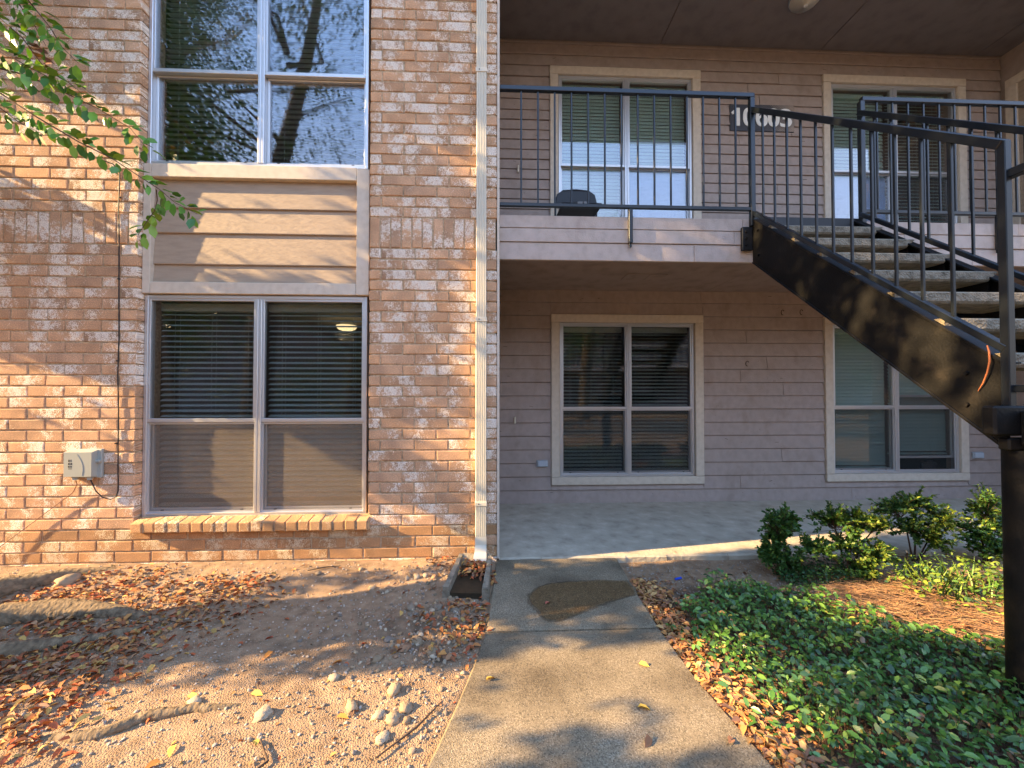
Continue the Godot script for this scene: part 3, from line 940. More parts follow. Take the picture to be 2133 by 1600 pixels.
# ---------------------------------------------------------------- windows
# opening x0..x1, y0..y1, front of the frame at z, height of the meeting rail; screens over the lower halves
func window(x0: float, x1: float, y0: float, y1: float, z: float, ym: float, wall: Node, screens: Array, raised := -1) -> void:
	var b := MB.new()
	var t := 0.026; var d := 0.07; var xm := (x0 + x1) * 0.5 + 0.012
	b.span(Vector3(x0, y0, z - d), Vector3(x0 + t, y1, z), 0.003); b.span(Vector3(x1 - t, y0, z - d), Vector3(x1, y1, z), 0.003)
	b.span(Vector3(x0 + t, y0, z - d), Vector3(x1 - t, y0 + t, z - 0.001), 0.003); b.span(Vector3(x0 + t, y1 - t, z - d), Vector3(x1 - t, y1, z - 0.001), 0.003)
	b.span(Vector3(xm - 0.024, y0 + t, z - d), Vector3(xm - 0.003, y1 - t, z + 0.003), 0.003)
	b.span(Vector3(xm + 0.003, y0 + t, z - d), Vector3(xm + 0.024, y1 - t, z + 0.003), 0.003)
	b.span(Vector3(xm - 0.005, y0 + t, z - d + 0.002), Vector3(xm + 0.005, y1 - t, z - 0.004))
	var f := put("window", b, M.alum, wall)
	for s in 2:
		var a: float = x0 + t if s == 0 else xm + 0.024
		var c: float = xm - 0.024 if s == 0 else x1 - t
		var up := 0.14 if raised == s else 0.0
		# upper sash
		b = MB.new()
		var q := 0.016
		b.span(Vector3(a, ym, z - 0.036), Vector3(c, ym + 0.03, z - 0.002), 0.003)
		b.span(Vector3(a, ym + 0.03, z - 0.034), Vector3(a + q, y1 - t, z - 0.006), 0.002); b.span(Vector3(c - q, ym + 0.03, z - 0.034), Vector3(c, y1 - t, z - 0.006), 0.002)
		b.span(Vector3(a + q, y1 - t - q, z - 0.034), Vector3(c - q, y1 - t, z - 0.006), 0.002)
		put("upper_sash", b, M.alum, f)
		b = MB.new()
		b.box(Vector3((a + c) * 0.5, (ym + y1) * 0.5, z - 0.02), Vector3(c - a - 0.02, y1 - ym - 0.05, 0.004), 0.0, Basis(Vector3.UP, R.randf_range(-0.006, 0.006)) * Basis(Vector3.RIGHT, R.randf_range(-0.005, 0.005)))
		put("pane", b, M.glass, f)
		b = MB.new()
		b.box(Vector3((a + c) * 0.5, (ym + y1) * 0.5, z - 0.03), Vector3(c - a - 0.02, y1 - ym - 0.05, 0.004), 0.0, Basis(Vector3.UP, R.randf_range(-0.002, 0.002)))
		put("inner_pane", b, M.coated if y0 > 2.5 else M.glass, f)
		# lower sash sits further in
		b = MB.new()
		var lo := y0 + t + up
		b.span(Vector3(a, lo, z - 0.066), Vector3(c, lo + 0.028, z - 0.038), 0.003)
		b.span(Vector3(a, ym - 0.012 + up, z - 0.066), Vector3(c, ym + 0.014 + up, z - 0.038), 0.003)
		b.span(Vector3(a, lo + 0.028, z - 0.064), Vector3(a + 0.02, ym - 0.012 + up, z - 0.04), 0.002); b.span(Vector3(c - 0.02, lo + 0.028, z - 0.064), Vector3(c, ym - 0.012 + up, z - 0.04), 0.002)
		put("lower_sash", b, M.alum, f)
		b = MB.new()
		b.box(Vector3((a + c) * 0.5, (lo + ym + up) * 0.5, z - 0.052), Vector3(c - a - 0.03, ym + up - lo - 0.03, 0.004), 0.0, Basis(Vector3.UP, R.randf_range(-0.006, 0.006)) * Basis(Vector3.RIGHT, R.randf_range(-0.005, 0.005)))
		put("pane", b, M.glass, f)
		b = MB.new()
		b.box(Vector3((a + c) * 0.5, (lo + ym + up) * 0.5, z - 0.06), Vector3(c - a - 0.03, ym + up - lo - 0.03, 0.004))
		put("inner_pane", b, M.coated if y0 > 2.5 else M.glass, f)
		for k in 2:
			b = MB.new()
			b.box(Vector3(lerpf(a, c, 0.13 + 0.74 * k), y0 + t + 0.01, z - 0.028), Vector3(0.02, 0.016, 0.012), 0.002)
			put("latch", b, M.black, f)
		if screens[s]:
			b = MB.new()
			b.span(Vector3(a, y0 + t, z - 0.03), Vector3(a + 0.012, ym - 0.004, z - 0.018)); b.span(Vector3(c - 0.012, y0 + t, z - 0.03), Vector3(c, ym - 0.004, z - 0.018))
			b.span(Vector3(a + 0.012, y0 + t, z - 0.03), Vector3(c - 0.012, y0 + t + 0.012, z - 0.018)); b.span(Vector3(a + 0.012, ym - 0.016, z - 0.03), Vector3(c - 0.012, ym - 0.004, z - 0.018))
			put("screen_frame", b, M.alum, f)
			b = MB.new()
			b.quad(Vector3(a + 0.01, y0 + t + 0.01, z - 0.024), Vector3(c - 0.01, y0 + t + 0.01, z - 0.024), Vector3(c - 0.01, ym - 0.014, z - 0.024), Vector3(a + 0.01, ym - 0.014, z - 0.024), Vector3.BACK)
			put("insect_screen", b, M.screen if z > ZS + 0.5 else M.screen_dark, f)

func blind(x0: float, x1: float, y0: float, y1: float, z: float, tilt: float, label: String, m: Material, wavy := 0.0) -> void:
	var w := thing("window_blind", label, "blind", Vector3((x0 + x1) * 0.5, y1, z))
	var b := MB.new()
	b.span(Vector3(x0, y1 - 0.06, z - 0.03), Vector3(x1, y1, z + 0.03), 0.004)
	put("headrail", b, m, w)
	b = MB.new()
	var l := x1 - x0
	var pr := []
	for i in 5:
		var s := (i / 4.0 - 0.5)
		pr.append(Vector2(s * 0.05, (0.25 - s * s) * 0.018))
	for i in 4:
		for e in [1.0, -1.0]:
			var o := Vector3(0, e, 0)
			var y: float = e * 0.0013
			b.quad(Vector3(-l / 2, pr[i].y + y, pr[i].x), Vector3(l / 2, pr[i].y + y, pr[i].x), Vector3(l / 2, pr[i + 1].y + y, pr[i + 1].x), Vector3(-l / 2, pr[i + 1].y + y, pr[i + 1].x), o)
	var me := b.mesh()
	var y := y1 - 0.085
	while y > y0 + 0.05:
		inst("slat", me, m, w, Vector3((x0 + x1) * 0.5, y, z), Basis(Vector3.RIGHT, tilt + R.randf_range(-0.025, 0.025)) * Basis(Vector3.BACK, R.randf_range(-0.002, 0.002) + wavy * R.randf_range(-0.012, 0.012)))
		y -= 0.0415
	b = MB.new()
	b.span(Vector3(x0, y0 + 0.012, z - 0.022), Vector3(x1, y0 + 0.032, z + 0.022), 0.003)
	put("bottom_rail", b, m, w)
	for q in [0.14, 0.5, 0.86]:
		b = MB.new()
		for s in [-0.026, 0.026]: b.tube([Vector3(lerpf(x0, x1, q), y1 - 0.06, z + s), Vector3(lerpf(x0, x1, q), y0 + 0.03, z + s)], [0.001], 4)
		put("ladder_cord", b, m, w)

func windows_all() -> void:
	var bw := get_node("brick_wall")
	var sw := get_node("siding_wall")
	window(-2.622, -0.978, 0.345, 2.003, ZW, 1.045, bw, [true, true])
	window(-2.622, -0.978, 2.99, 4.67, ZW, 3.70, bw, [false, false])
	# boarded panel between the two
	var b := MB.new()
	var z := ZW - 0.02
	var ys := [2.095, 2.245, 2.483, 2.673, 2.885]
	for i in 4:
		b = MB.new()
		b.loft([[Vector3(-2.57, ys[i] - 0.012, z - 0.02), Vector3(-2.57, ys[i] - 0.01, z + 0.018), Vector3(-2.57, ys[i] - 0.004, z + 0.02), Vector3(-2.57, ys[i + 1], z + 0.004), Vector3(-2.57, ys[i + 1], z - 0.02)],
			[Vector3(-1.05, ys[i] - 0.012, z - 0.02), Vector3(-1.05, ys[i] - 0.01, z + 0.018), Vector3(-1.05, ys[i] - 0.004, z + 0.02), Vector3(-1.05, ys[i + 1], z + 0.004), Vector3(-1.05, ys[i + 1], z - 0.02)]])
		put("panel_board", b, M.panel, bw)
	for q in [[-2.622, 2.008, -2.566, 2.982], [-1.054, 2.008, -0.958, 2.972], [-2.563, 2.008, -1.057, 2.094], [-2.563, 2.884, -1.057, 2.984]]:
		b = MB.new()
		b.span(Vector3(q[0], q[1], z - 0.01), Vector3(q[2], q[3], ZW + 0.028 + (0.004 if q[0] == -1.054 else 0.0)), 0.003)
		put("panel_trim", b, M.trim, bw)
	window(0.742, 2.309, 0.302, 2.066, ZS + 0.012, 1.07, sw, [true, true])
	window(0.732, 2.304, 3.07, 4.944, ZS + 0.012, 3.885, sw, [false, false])
	window(3.97, 5.525, 0.312, 2.066, ZS + 0.012, 1.08, sw, [true, true], 1)
	window(3.992, 5.568, 3.07, 4.95, ZS + 0.012, 3.89, sw, [false, true])
	# blinds
	var zb := ZW - 0.13
	blind(-2.585, -1.815, 0.38, 1.96, zb, 0.34, "open pale blind, left half of the ground floor window in the brick wall", M.slat)
	blind(-1.77, -1.01, 0.38, 1.96, zb, 0.34, "open pale blind with the lit lamp behind it, in the brick wall's ground floor window", M.slat)
	blind(-2.585, -1.815, 3.02, 4.63, zb, 0.25, "pale blind behind the left panes of the upper window in the brick wall", M.slat)
	blind(-1.77, -1.01, 3.02, 4.63, zb, 0.25, "pale blind behind the right panes of the upper brick wall window", M.slat)
	zb = ZS - 0.11
	blind(0.775, 1.49, 0.34, 2.03, zb, 0.36, "open blind, left half of the ground floor porch window nearest the downspout", M.slat)
	blind(1.545, 2.28, 0.34, 2.03, zb, 0.36, "open blind, right half of the ground floor porch window nearest the downspout", M.slat)
	blind(0.765, 1.48, 3.1, 4.91, zb, 1.18, "closed green tinged blind above the folding chair, left half of the balcony window", M.slat_closed)
	blind(1.535, 2.27, 3.1, 4.91, zb, 1.18, "closed green tinged blind over the pale blue sheet in the balcony window", M.slat_closed)
	blind(4.0, 4.72, 0.34, 2.03, zb, 1.15, "closed blind, left half of the ground floor window under the stair", M.slat_closed, 0.3)
	blind(4.775, 5.49, 0.50, 2.03, zb, 1.12, "closed blind in the half with the raised sash, ground floor window under the stair", M.slat_closed, 0.3)
	blind(4.03, 4.75, 3.1, 4.91, zb, 1.15, "crooked closed blind, left half of the upper window behind the stair railing", M.slat_closed, 1.0)
	blind(4.8, 5.53, 3.1, 4.91, zb, 0.55, "half open blind with dark gaps, right half of the upper window behind the stair railing", M.slat_closed, 0.6)
	# blue sheets hung in the lower panes
	for q in [[1.55, 2.265, "pale blue rumpled sheet in the lower right pane of the balcony window"], [4.03, 4.74, "pale blue sheet in the lower left pane of the window behind the stair railing"]]:
		var t := thing("window_sheet", q[2], "curtain", Vector3((q[0] + q[1]) * 0.5, 3.1, ZS - 0.075))
		b = MB.new()
		var nn := noise(71, 2.2, 3)
		var g := 30
		var pt := func(i: int, j: int) -> Vector3:
			var x := lerpf(q[0], q[1], i / float(g)); var y := lerpf(3.1, 3.88, j / float(g))
			return Vector3(x, y, ZS - 0.072 + nn.get_noise_2d(x * 1.2, y * 3.0) * 0.016)
		for i in g:
			for j in g: b.quad(pt.call(i, j), pt.call(i + 1, j), pt.call(i + 1, j + 1), pt.call(i, j + 1), Vector3.BACK)
		put("cloth", b, plain(C(150, 186, 224), 0.6), t)
	# dark gadget on the sill of the raised sash
	var k := thing("sill_gadget", "small black gadget on the sill under the raised sash beneath the stair", "gadget", Vector3(5.22, 0.34, ZS - 0.06))
	b = MB.new()
	b.span(Vector3(5.14, 0.335, ZS - 0.1), Vector3(5.33, 0.42, ZS - 0.05), 0.012)
	b.span(Vector3(5.19, 0.42, ZS - 0.09), Vector3(5.29, 0.44, ZS - 0.055), 0.006)
	put("housing", b, M.black, k)

func rooms() -> void:
	for s in [[-4.3, -0.08, ZB - 0.24, "rooms", "dim rooms seen through the blinds of the brick wall windows"], [0.0, XE + 0.4, ZS - 0.17, "rooms", "dark rooms behind the siding wall windows"]]:
		var w := thing("interior_rooms", s[3 + 1], "room", Vector3((s[0] + s[1]) * 0.5, 0, s[2] - 2))
		var b := MB.new()
		var zf: float = s[2]; var zk := zf - 4.2
		for y in [-0.1, 2.34, 5.2]: b.span(Vector3(s[0], y, zk), Vector3(s[1], y + 0.1 if y != 2.34 else 2.62, zf - 0.002))
		b.span(Vector3(s[0], 0.001, zk - 0.1), Vector3(s[1], 5.29, zk - 0.001))
		b.span(Vector3(s[0] - 0.1, 0.001, zk), Vector3(s[0] - 0.001, 5.29, zf - 0.002)); b.span(Vector3(s[1] + 0.001, 0.001, zk), Vector3(s[1] + 0.1, 5.29, zf - 0.002))
		if s[0] >= 0.0: b.span(Vector3(3.1, 0.001, zk), Vector3(3.2, 5.19, zf - 0.002))
		put("shell", b, M.wall_in, w)
	# lit lamp under the ceiling of the ground floor room
	var l := thing("ceiling_lamp", "lit cream dome lamp seen through the blind in the ground floor room", "lamp", Vector3(-2.25, 2.3, -6.2))
	var b := MB.new()
	var p := []; var rr := []
	for q in [[0.15, 2.27], [0.145, 2.245], [0.12, 2.215], [0.07, 2.195], [0.01, 2.187]]:
		p.append(Vector3(-2.25, q[1], -6.2)); rr.append(q[0])
	b.tube(p, rr, 20)
	var m := plain(C(255, 236, 190), 0.4)
	m.emission_enabled = true; m.emission = C(255, 226, 165); m.emission_energy_multiplier = 0.5
	put("diffuser", b, m, l)
	b = MB.new()
	b.tube([Vector3(-2.25, 2.34, -6.2), Vector3(-2.25, 2.27, -6.2)], [0.09, 0.1], 16)
	put("base", b, M.grey, l)
	var o := OmniLight3D.new()
	o.name = "lamp_light"; o.light_energy = 0.05; o.light_color = C(255, 226, 175); o.omni_range = 8.0; o.omni_attenuation = 2.0
	o.light_size = 0.12; o.shadow_enabled = true
	add_child(o)
	o.position = Vector3(-2.25, 2.1, -6.2)

# ---------------------------------------------------------------- fittings
func downspout() -> void:
	var w := thing("downspout", "cream ribbed metal downspout on the brick corner, kicked out at its foot", "downspout", Vector3(-0.1, 0.03, -3.03))
	var cut := [5.9, 3.70, 1.815, 0.446, 0.15]
	for i in 3:
		var b := MB.new()
		var ya: float = cut[i]; var yb: float = cut[i + 1] if i < 2 else 0.20
		var g := 0.0015 * (i % 2)
		var x0 := -0.1435 + g - (0.002 if i == 2 else 0.0); var x1 := -0.0655 - g
		# ribbed section
		var pr := [Vector2(x0, -3.058), Vector2(x0, -3.004), Vector2(x0 + 0.004, -3.0)]
		for k in 5:
			var xx := lerpf(x0 + 0.010, x1 - 0.016, k / 4.0)
			for t in [[0.0, -3.0], [0.0025, -3.0045], [0.0055, -3.0045], [0.008, -3.0]]: pr.append(Vector2(xx + t[0], t[1]))
		pr.append_array([Vector2(x1 - 0.004, -3.0), Vector2(x1, -3.004), Vector2(x1, -3.058)])
		var a := []; var c := []
		for p in pr:
			a.append(Vector3(p.x, ya, p.y)); c.append(Vector3(p.x, yb, p.y))
		b.loft([a, c])
		put("pipe", b, M.spout, w)
	for y in [3.70, 1.815, 0.446]:
		var b := MB.new()
		b.span(Vector3(-0.148, y - 0.016, -3.06), Vector3(-0.061, y + 0.016, -2.9965), 0.002)
		put("strap", b, M.spout, w)
		b = MB.new()
		b.box(Vector3(-0.12, y, -2.9955), Vector3(0.008, 0.008, 0.004), 0.001)
		put("screw", b, M.twig, w)
	# shoe
	var rings := []
	for q in [[0.20, -3.058, -3.0, -0.1465, -0.064], [0.14, -3.055, -2.995, -0.147, -0.0635], [0.10, -3.04, -2.975, -0.15, -0.0635], [0.07, -3.01, -2.945, -0.157, -0.062], [0.035, -2.975, -2.905, -0.163, -0.062]]:
		rings.append([Vector3(q[3], q[0] - 0.012, q[1]), Vector3(q[3], q[0] + 0.004, q[2]), Vector3(q[4], q[0] + 0.004, q[2]), Vector3(q[4], q[0] - 0.012, q[1])])
	var b := MB.new()
	b.loft(rings, false)
	# inner face so that the mouth reads as sheet metal
	var inner := []
	for r in rings:
		var c: Vector3 = (r[0] + r[2]) * 0.5
		var q := []
		for p in r: q.append(p.lerp(c, 0.06))
		inner.append(q)
	b.loft(inner, false)
	put("shoe", b, M.spout, w)
	# splash block of concrete below
	var s := thing("splash_block", "mossy concrete splash block with leaves in it under the downspout", "splash block", Vector3(-0.16, 0.0, -2.8))
	b = MB.new()
	b.loft([[Vector3(-0.272, -0.06, -3.0), Vector3(-0.262, 0.085, -3.0), Vector3(-0.235, 0.085, -3.0), Vector3(-0.225, -0.06, -3.0)], [Vector3(-0.335, -0.06, -2.56), Vector3(-0.325, 0.06, -2.55), Vector3(-0.288, 0.06, -2.55), Vector3(-0.275, -0.06, -2.56)]])
	put("left_rim", b, M.tread, s)
	b = MB.new()
	b.loft([[Vector3(-0.055, -0.06, -2.97), Vector3(-0.05, 0.08, -2.97), Vector3(-0.025, 0.08, -2.97), Vector3(-0.02, -0.06, -2.97)], [Vector3(-0.085, -0.06, -2.53), Vector3(-0.08, 0.058, -2.52), Vector3(-0.042, 0.058, -2.52), Vector3(-0.035, -0.06, -2.53)]])
	put("right_rim", b, M.tread, s)
	b = MB.new()
	b.loft([[Vector3(-0.235, -0.06, -3.02), Vector3(-0.235, 0.082, -3.02), Vector3(-0.235, 0.082, -2.995), Vector3(-0.235, 0.03, -2.93)], [Vector3(-0.045, -0.06, -3.0), Vector3(-0.045, 0.078, -3.0), Vector3(-0.045, 0.078, -2.975), Vector3(-0.045, 0.03, -2.92)]])
	put("back_rim", b, M.tread, s)
	b = MB.new()
	b.loft([[Vector3(-0.24, -0.05, -2.95), Vector3(-0.24, 0.03, -2.95), Vector3(-0.045, 0.03, -2.94), Vector3(-0.045, -0.05, -2.94)], [Vector3(-0.3, -0.05, -2.56), Vector3(-0.3, 0.018, -2.56), Vector3(-0.07, 0.018, -2.54), Vector3(-0.07, -0.05, -2.54)]])
	var dm := surf(M.tread.albedo_texture, Vector3.ONE * 2.0, 0.6)
	dm.albedo_color = C(96, 84, 62)
	put("trough", b, dm, s)

func wall_fittings() -> void:
	# cable box
	var w := thing("cable_box", "grey plastic cable box on the left brickwork", "utility box", Vector3(-2.95, 0.66, ZB))
	var b := MB.new()
	b.span(Vector3(-3.05, 0.655, ZB), Vector3(-2.835, 0.862, ZB + 0.022), 0.004)
	put("back_plate", b, M.box, w)
	b = MB.new()
	var a := []; var c := []
	for q in [[-3.062, 0.665], [-2.862, 0.665], [-2.862, 0.856], [-3.062, 0.856]]:
		a.append(Vector3(q[0], q[1], ZB + 0.022)); c.append(Vector3(q[0] + (0.006 if q[0] < -3 else -0.006), q[1] + (0.006 if q[1] < 0.7 else -0.012), ZB + 0.062))
	b.loft([a, c])
	put("lid", b, M.box, w)
	b = MB.new()
	b.box(Vector3(-2.85, 0.775, ZB + 0.03), Vector3(0.03, 0.02, 0.02), 0.003)
	put("latch", b, M.box, w)
	b = MB.new()
	var pts := []
	for i in 9: pts.append(Vector3(-2.965 + 0.035 * (i / 8.0) + 0.02 * sin(i / 8.0 * PI), 0.83 - 0.15 * i / 8.0, ZB + 0.0625))
	b.tube(pts, [0.0016], 5)
	put("moulded_line", b, M.box, w)
	# printed symbols
	b = MB.new()
	for q in [[-3.02, 0.785, 0.008, 0.016], [-3.006, 0.785, 0.006, 0.016], [-3.02, 0.763, 0.01, 0.014], [-3.004, 0.763, 0.01, 0.014], [-3.02, 0.743, 0.01, 0.012], [-3.005, 0.743, 0.008, 0.012], [-3.012, 0.728, 0.024, 0.004]]:
		b.box(Vector3(q[0], q[1], ZB + 0.0622), Vector3(q[2], q[3], 0.0012))
	put("printed_mark", b, M.cable, w)
	for x in [-3.0, -2.9]:
		b = MB.new()
		b.tube([Vector3(x, 0.668, ZB + 0.035), Vector3(x, 0.645, ZB + 0.035)], [0.018, 0.016], 12)
		put("cable_gland", b, M.box, w)
	w = thing("black_cable", "thin black cable running down the left brickwork and looping into the cable box", "cable", Vector3(-2.74, 0.5, ZB))
	b = MB.new()
	var run := [Vector3(-2.86, 2.96, ZB + 0.03), Vector3(-2.80, 2.945, ZB + 0.012), Vector3(-2.756, 2.88, ZB + 0.008), Vector3(-2.761, 2.633, ZB + 0.007), Vector3(-2.753, 2.4, ZB + 0.008), Vector3(-2.751, 2.209, ZB + 0.007), Vector3(-2.745, 1.9, ZB + 0.009), Vector3(-2.742, 1.681, ZB + 0.007), Vector3(-2.744, 1.4, ZB + 0.010), Vector3(-2.737, 1.157, ZB + 0.008), Vector3(-2.733, 0.8, ZB + 0.009), Vector3(-2.727, 0.56, ZB + 0.01), Vector3(-2.74, 0.515, ZB + 0.012), Vector3(-2.775, 0.497, ZB + 0.014), Vector3(-2.83, 0.515, ZB + 0.018), Vector3(-2.868, 0.56, ZB + 0.024), Vector3(-2.885, 0.61, ZB + 0.03), Vector3(-2.90, 0.65, ZB + 0.035)]
	b.tube(run, [0.0038], 6)
	put("cord", b, M.cable, w)
	for y in [2.7, 2.1, 1.5, 0.9]:
		b = MB.new(); b.box(Vector3(-2.75, y, ZB + 0.008), Vector3(0.014, 0.01, 0.014), 0.002); put("clip", b, M.cable, w)
	w = thing("brown_cable", "thin brown wire slanting down from the cable box to the ground at far left", "cable", Vector3(-3.3, 0.3, ZB))
	b = MB.new()
	b.tube([Vector3(-3.0, 0.65, ZB + 0.035), Vector3(-2.994, 0.61, ZB + 0.03), Vector3(-3.03, 0.55, ZB + 0.022), Vector3(-3.263, 0.369, ZB + 0.02), Vector3(-3.52, 0.169, ZB + 0.025), Vector3(-3.75, 0.03, ZB + 0.05)], [0.0028], 6)
	put("cord", b, plain(C(120, 74, 48), 0.7), w)
	# outlet covers
	for q in [[0.535, 0.457, "light grey outlet cover on the siding left of the first porch window"], [5.735, 0.517, "light grey outlet cover on the siding right of the window under the stair"]]:
		w = thing("outlet_cover", q[2], "outlet", Vector3(q[0], q[1], ZS + 0.02), "outlet covers on the siding")
		b = MB.new(); b.box(Vector3(q[0], q[1], ZS + 0.025), Vector3(0.132, 0.078, 0.02), 0.005); put("back_plate", b, M.grey, w)
		b = MB.new(); b.box(Vector3(q[0] + 0.003, q[1], ZS + 0.042), Vector3(0.108, 0.064, 0.016), 0.006); put("cover", b, plain(C(176, 184, 190), 0.4), w)
	for q in [[0.223, 0.95, "small cream peg on the ground floor siding above the outlet cover"], [0.262, 3.825, "small pale peg on the upper siding behind the railing's left end"]]:
		w = thing("wall_peg", q[2], "peg", Vector3(q[0], q[1], ZS + 0.02), "pegs on the siding")
		b = MB.new(); b.tube([Vector3(q[0], q[1] - 0.038, ZS + 0.034), Vector3(q[0] + 0.002, q[1] + 0.038, ZS + 0.034)], [0.012, 0.01], 8); put("stem", b, M.spout, w)
		b = MB.new(); b.box(Vector3(q[0], q[1], ZS + 0.02), Vector3(0.012, 0.03, 0.02), 0.002); put("foot", b, M.grey, w)
	for q in [[3.361, 2.2, "rusty iron hook under the soffit, the left one of two beside the stair"], [3.588, 2.205, "rusty iron hook under the soffit, the right one of two beside the stair"], [2.93, 1.60, "small rusty hook low on the siding between the two porch windows"]]:
		w = thing("wall_hook", q[2], "hook", Vector3(q[0], q[1], ZS + 0.02), "hooks in the siding")
		b = MB.new()
		pts = []
		for i in 8: pts.append(Vector3(q[0] + 0.018 * cos(0.5 + i * 0.65), q[1] + 0.03 * sin(0.5 + i * 0.65), ZS + 0.035))
		b.tube(pts, [0.004], 6)
		put("shank", b, M.twig, w)
	# number plate
	w = thing("number_plate", "dark grey house number plate reading 10603 with a perforated right end", "sign", Vector3(3.14, 4.5, ZS))
	var W := 310; var H := 124
	var img := Image.create(W, H, false, Image.FORMAT_RGB8)
	for y in H:
		for x in W:
			var gx := fposmod(x + (4.0 if posmod(int(y / 4.0), 2) == 1 else 0.0), 8.0) - 4.0; var gy := fposmod(y, 4.0) * 2.0 - 4.0
			var fx := (float(x) / W - 0.40) / 0.6 + (0.25 * absf(float(y) / H - 0.5) * 2.0 - 0.15)
			var rad := clampf(fx, 0.0, 1.0) * 4.3
			var hole := Vector2(gx, gy).length() < rad and fx > 0.12
			img.set_pixel(x, y, C(168, 150, 132) if hole else C(60, 61, 68))
	var m := plain(Color.WHITE, 0.55)
	m.albedo_texture = ImageTexture.create_from_image(img)
	b = MB.new()
	var z := ZS + 0.03
	b.quad(Vector3(2.757, 4.34, z), Vector3(3.532, 4.345, z), Vector3(3.532, 4.658, z), Vector3(2.757, 4.652, z), Vector3.BACK, Vector2(0, 1), Vector2(1, 1), Vector2(1, 0), Vector2(0, 0))
	put("printed_face", b, m, w)
	b = MB.new(); b.span(Vector3(2.757, 4.342, ZS + 0.012), Vector3(3.532, 4.653, ZS + 0.0285)); put("plate", b, plain(C(60, 61, 68), 0.6), w)
	var font := SystemFont.new()
	font.font_names = PackedStringArray(["Droid Sans"])
	font.font_weight = 700
	for i in 5:
		var tm := TextMesh.new()
		tm.text = "10603"[i]; tm.font = font; tm.font_size = 64; tm.pixel_size = 0.0046; tm.depth = 0.006
		inst("digit", tm, plain(C(240, 240, 234), 0.5), w, Vector3(2.833 + i * 0.149, 4.497, z + 0.004))

# ---------------------------------------------------------------- plants in the bed
func in_poly(p: Vector2, poly: Array) -> bool:
	return Geometry2D.is_point_in_polygon(p, PackedVector2Array(poly))
func tint_of(cols: Array, v := 0.25) -> Color:
	var c: Color = cols[R.randi() % cols.size()]
	return c * R.randf_range(1.0 - v, 1.0 + v)
func up_tilt(t: float) -> Vector3:
	return Vector3(R.randfn(0, t), 1.0, R.randfn(0, t)).normalized()
func leaf_at(p: Vector3, nn: Vector3, s: float, dir := Vector3.ZERO) -> Transform3D:
	if dir == Vector3.ZERO:
		var a := R.randf() * TAU
		dir = Vector3(cos(a), 0, sin(a))
	var x := nn.cross(dir)
	if x.length() < 0.05: x = nn.cross(Vector3(0.7, 0.1, 0.7))
	x = x.normalized()
	return Transform3D(Basis(x, nn, x.cross(nn)).scaled_local(Vector3.ONE * s), p)

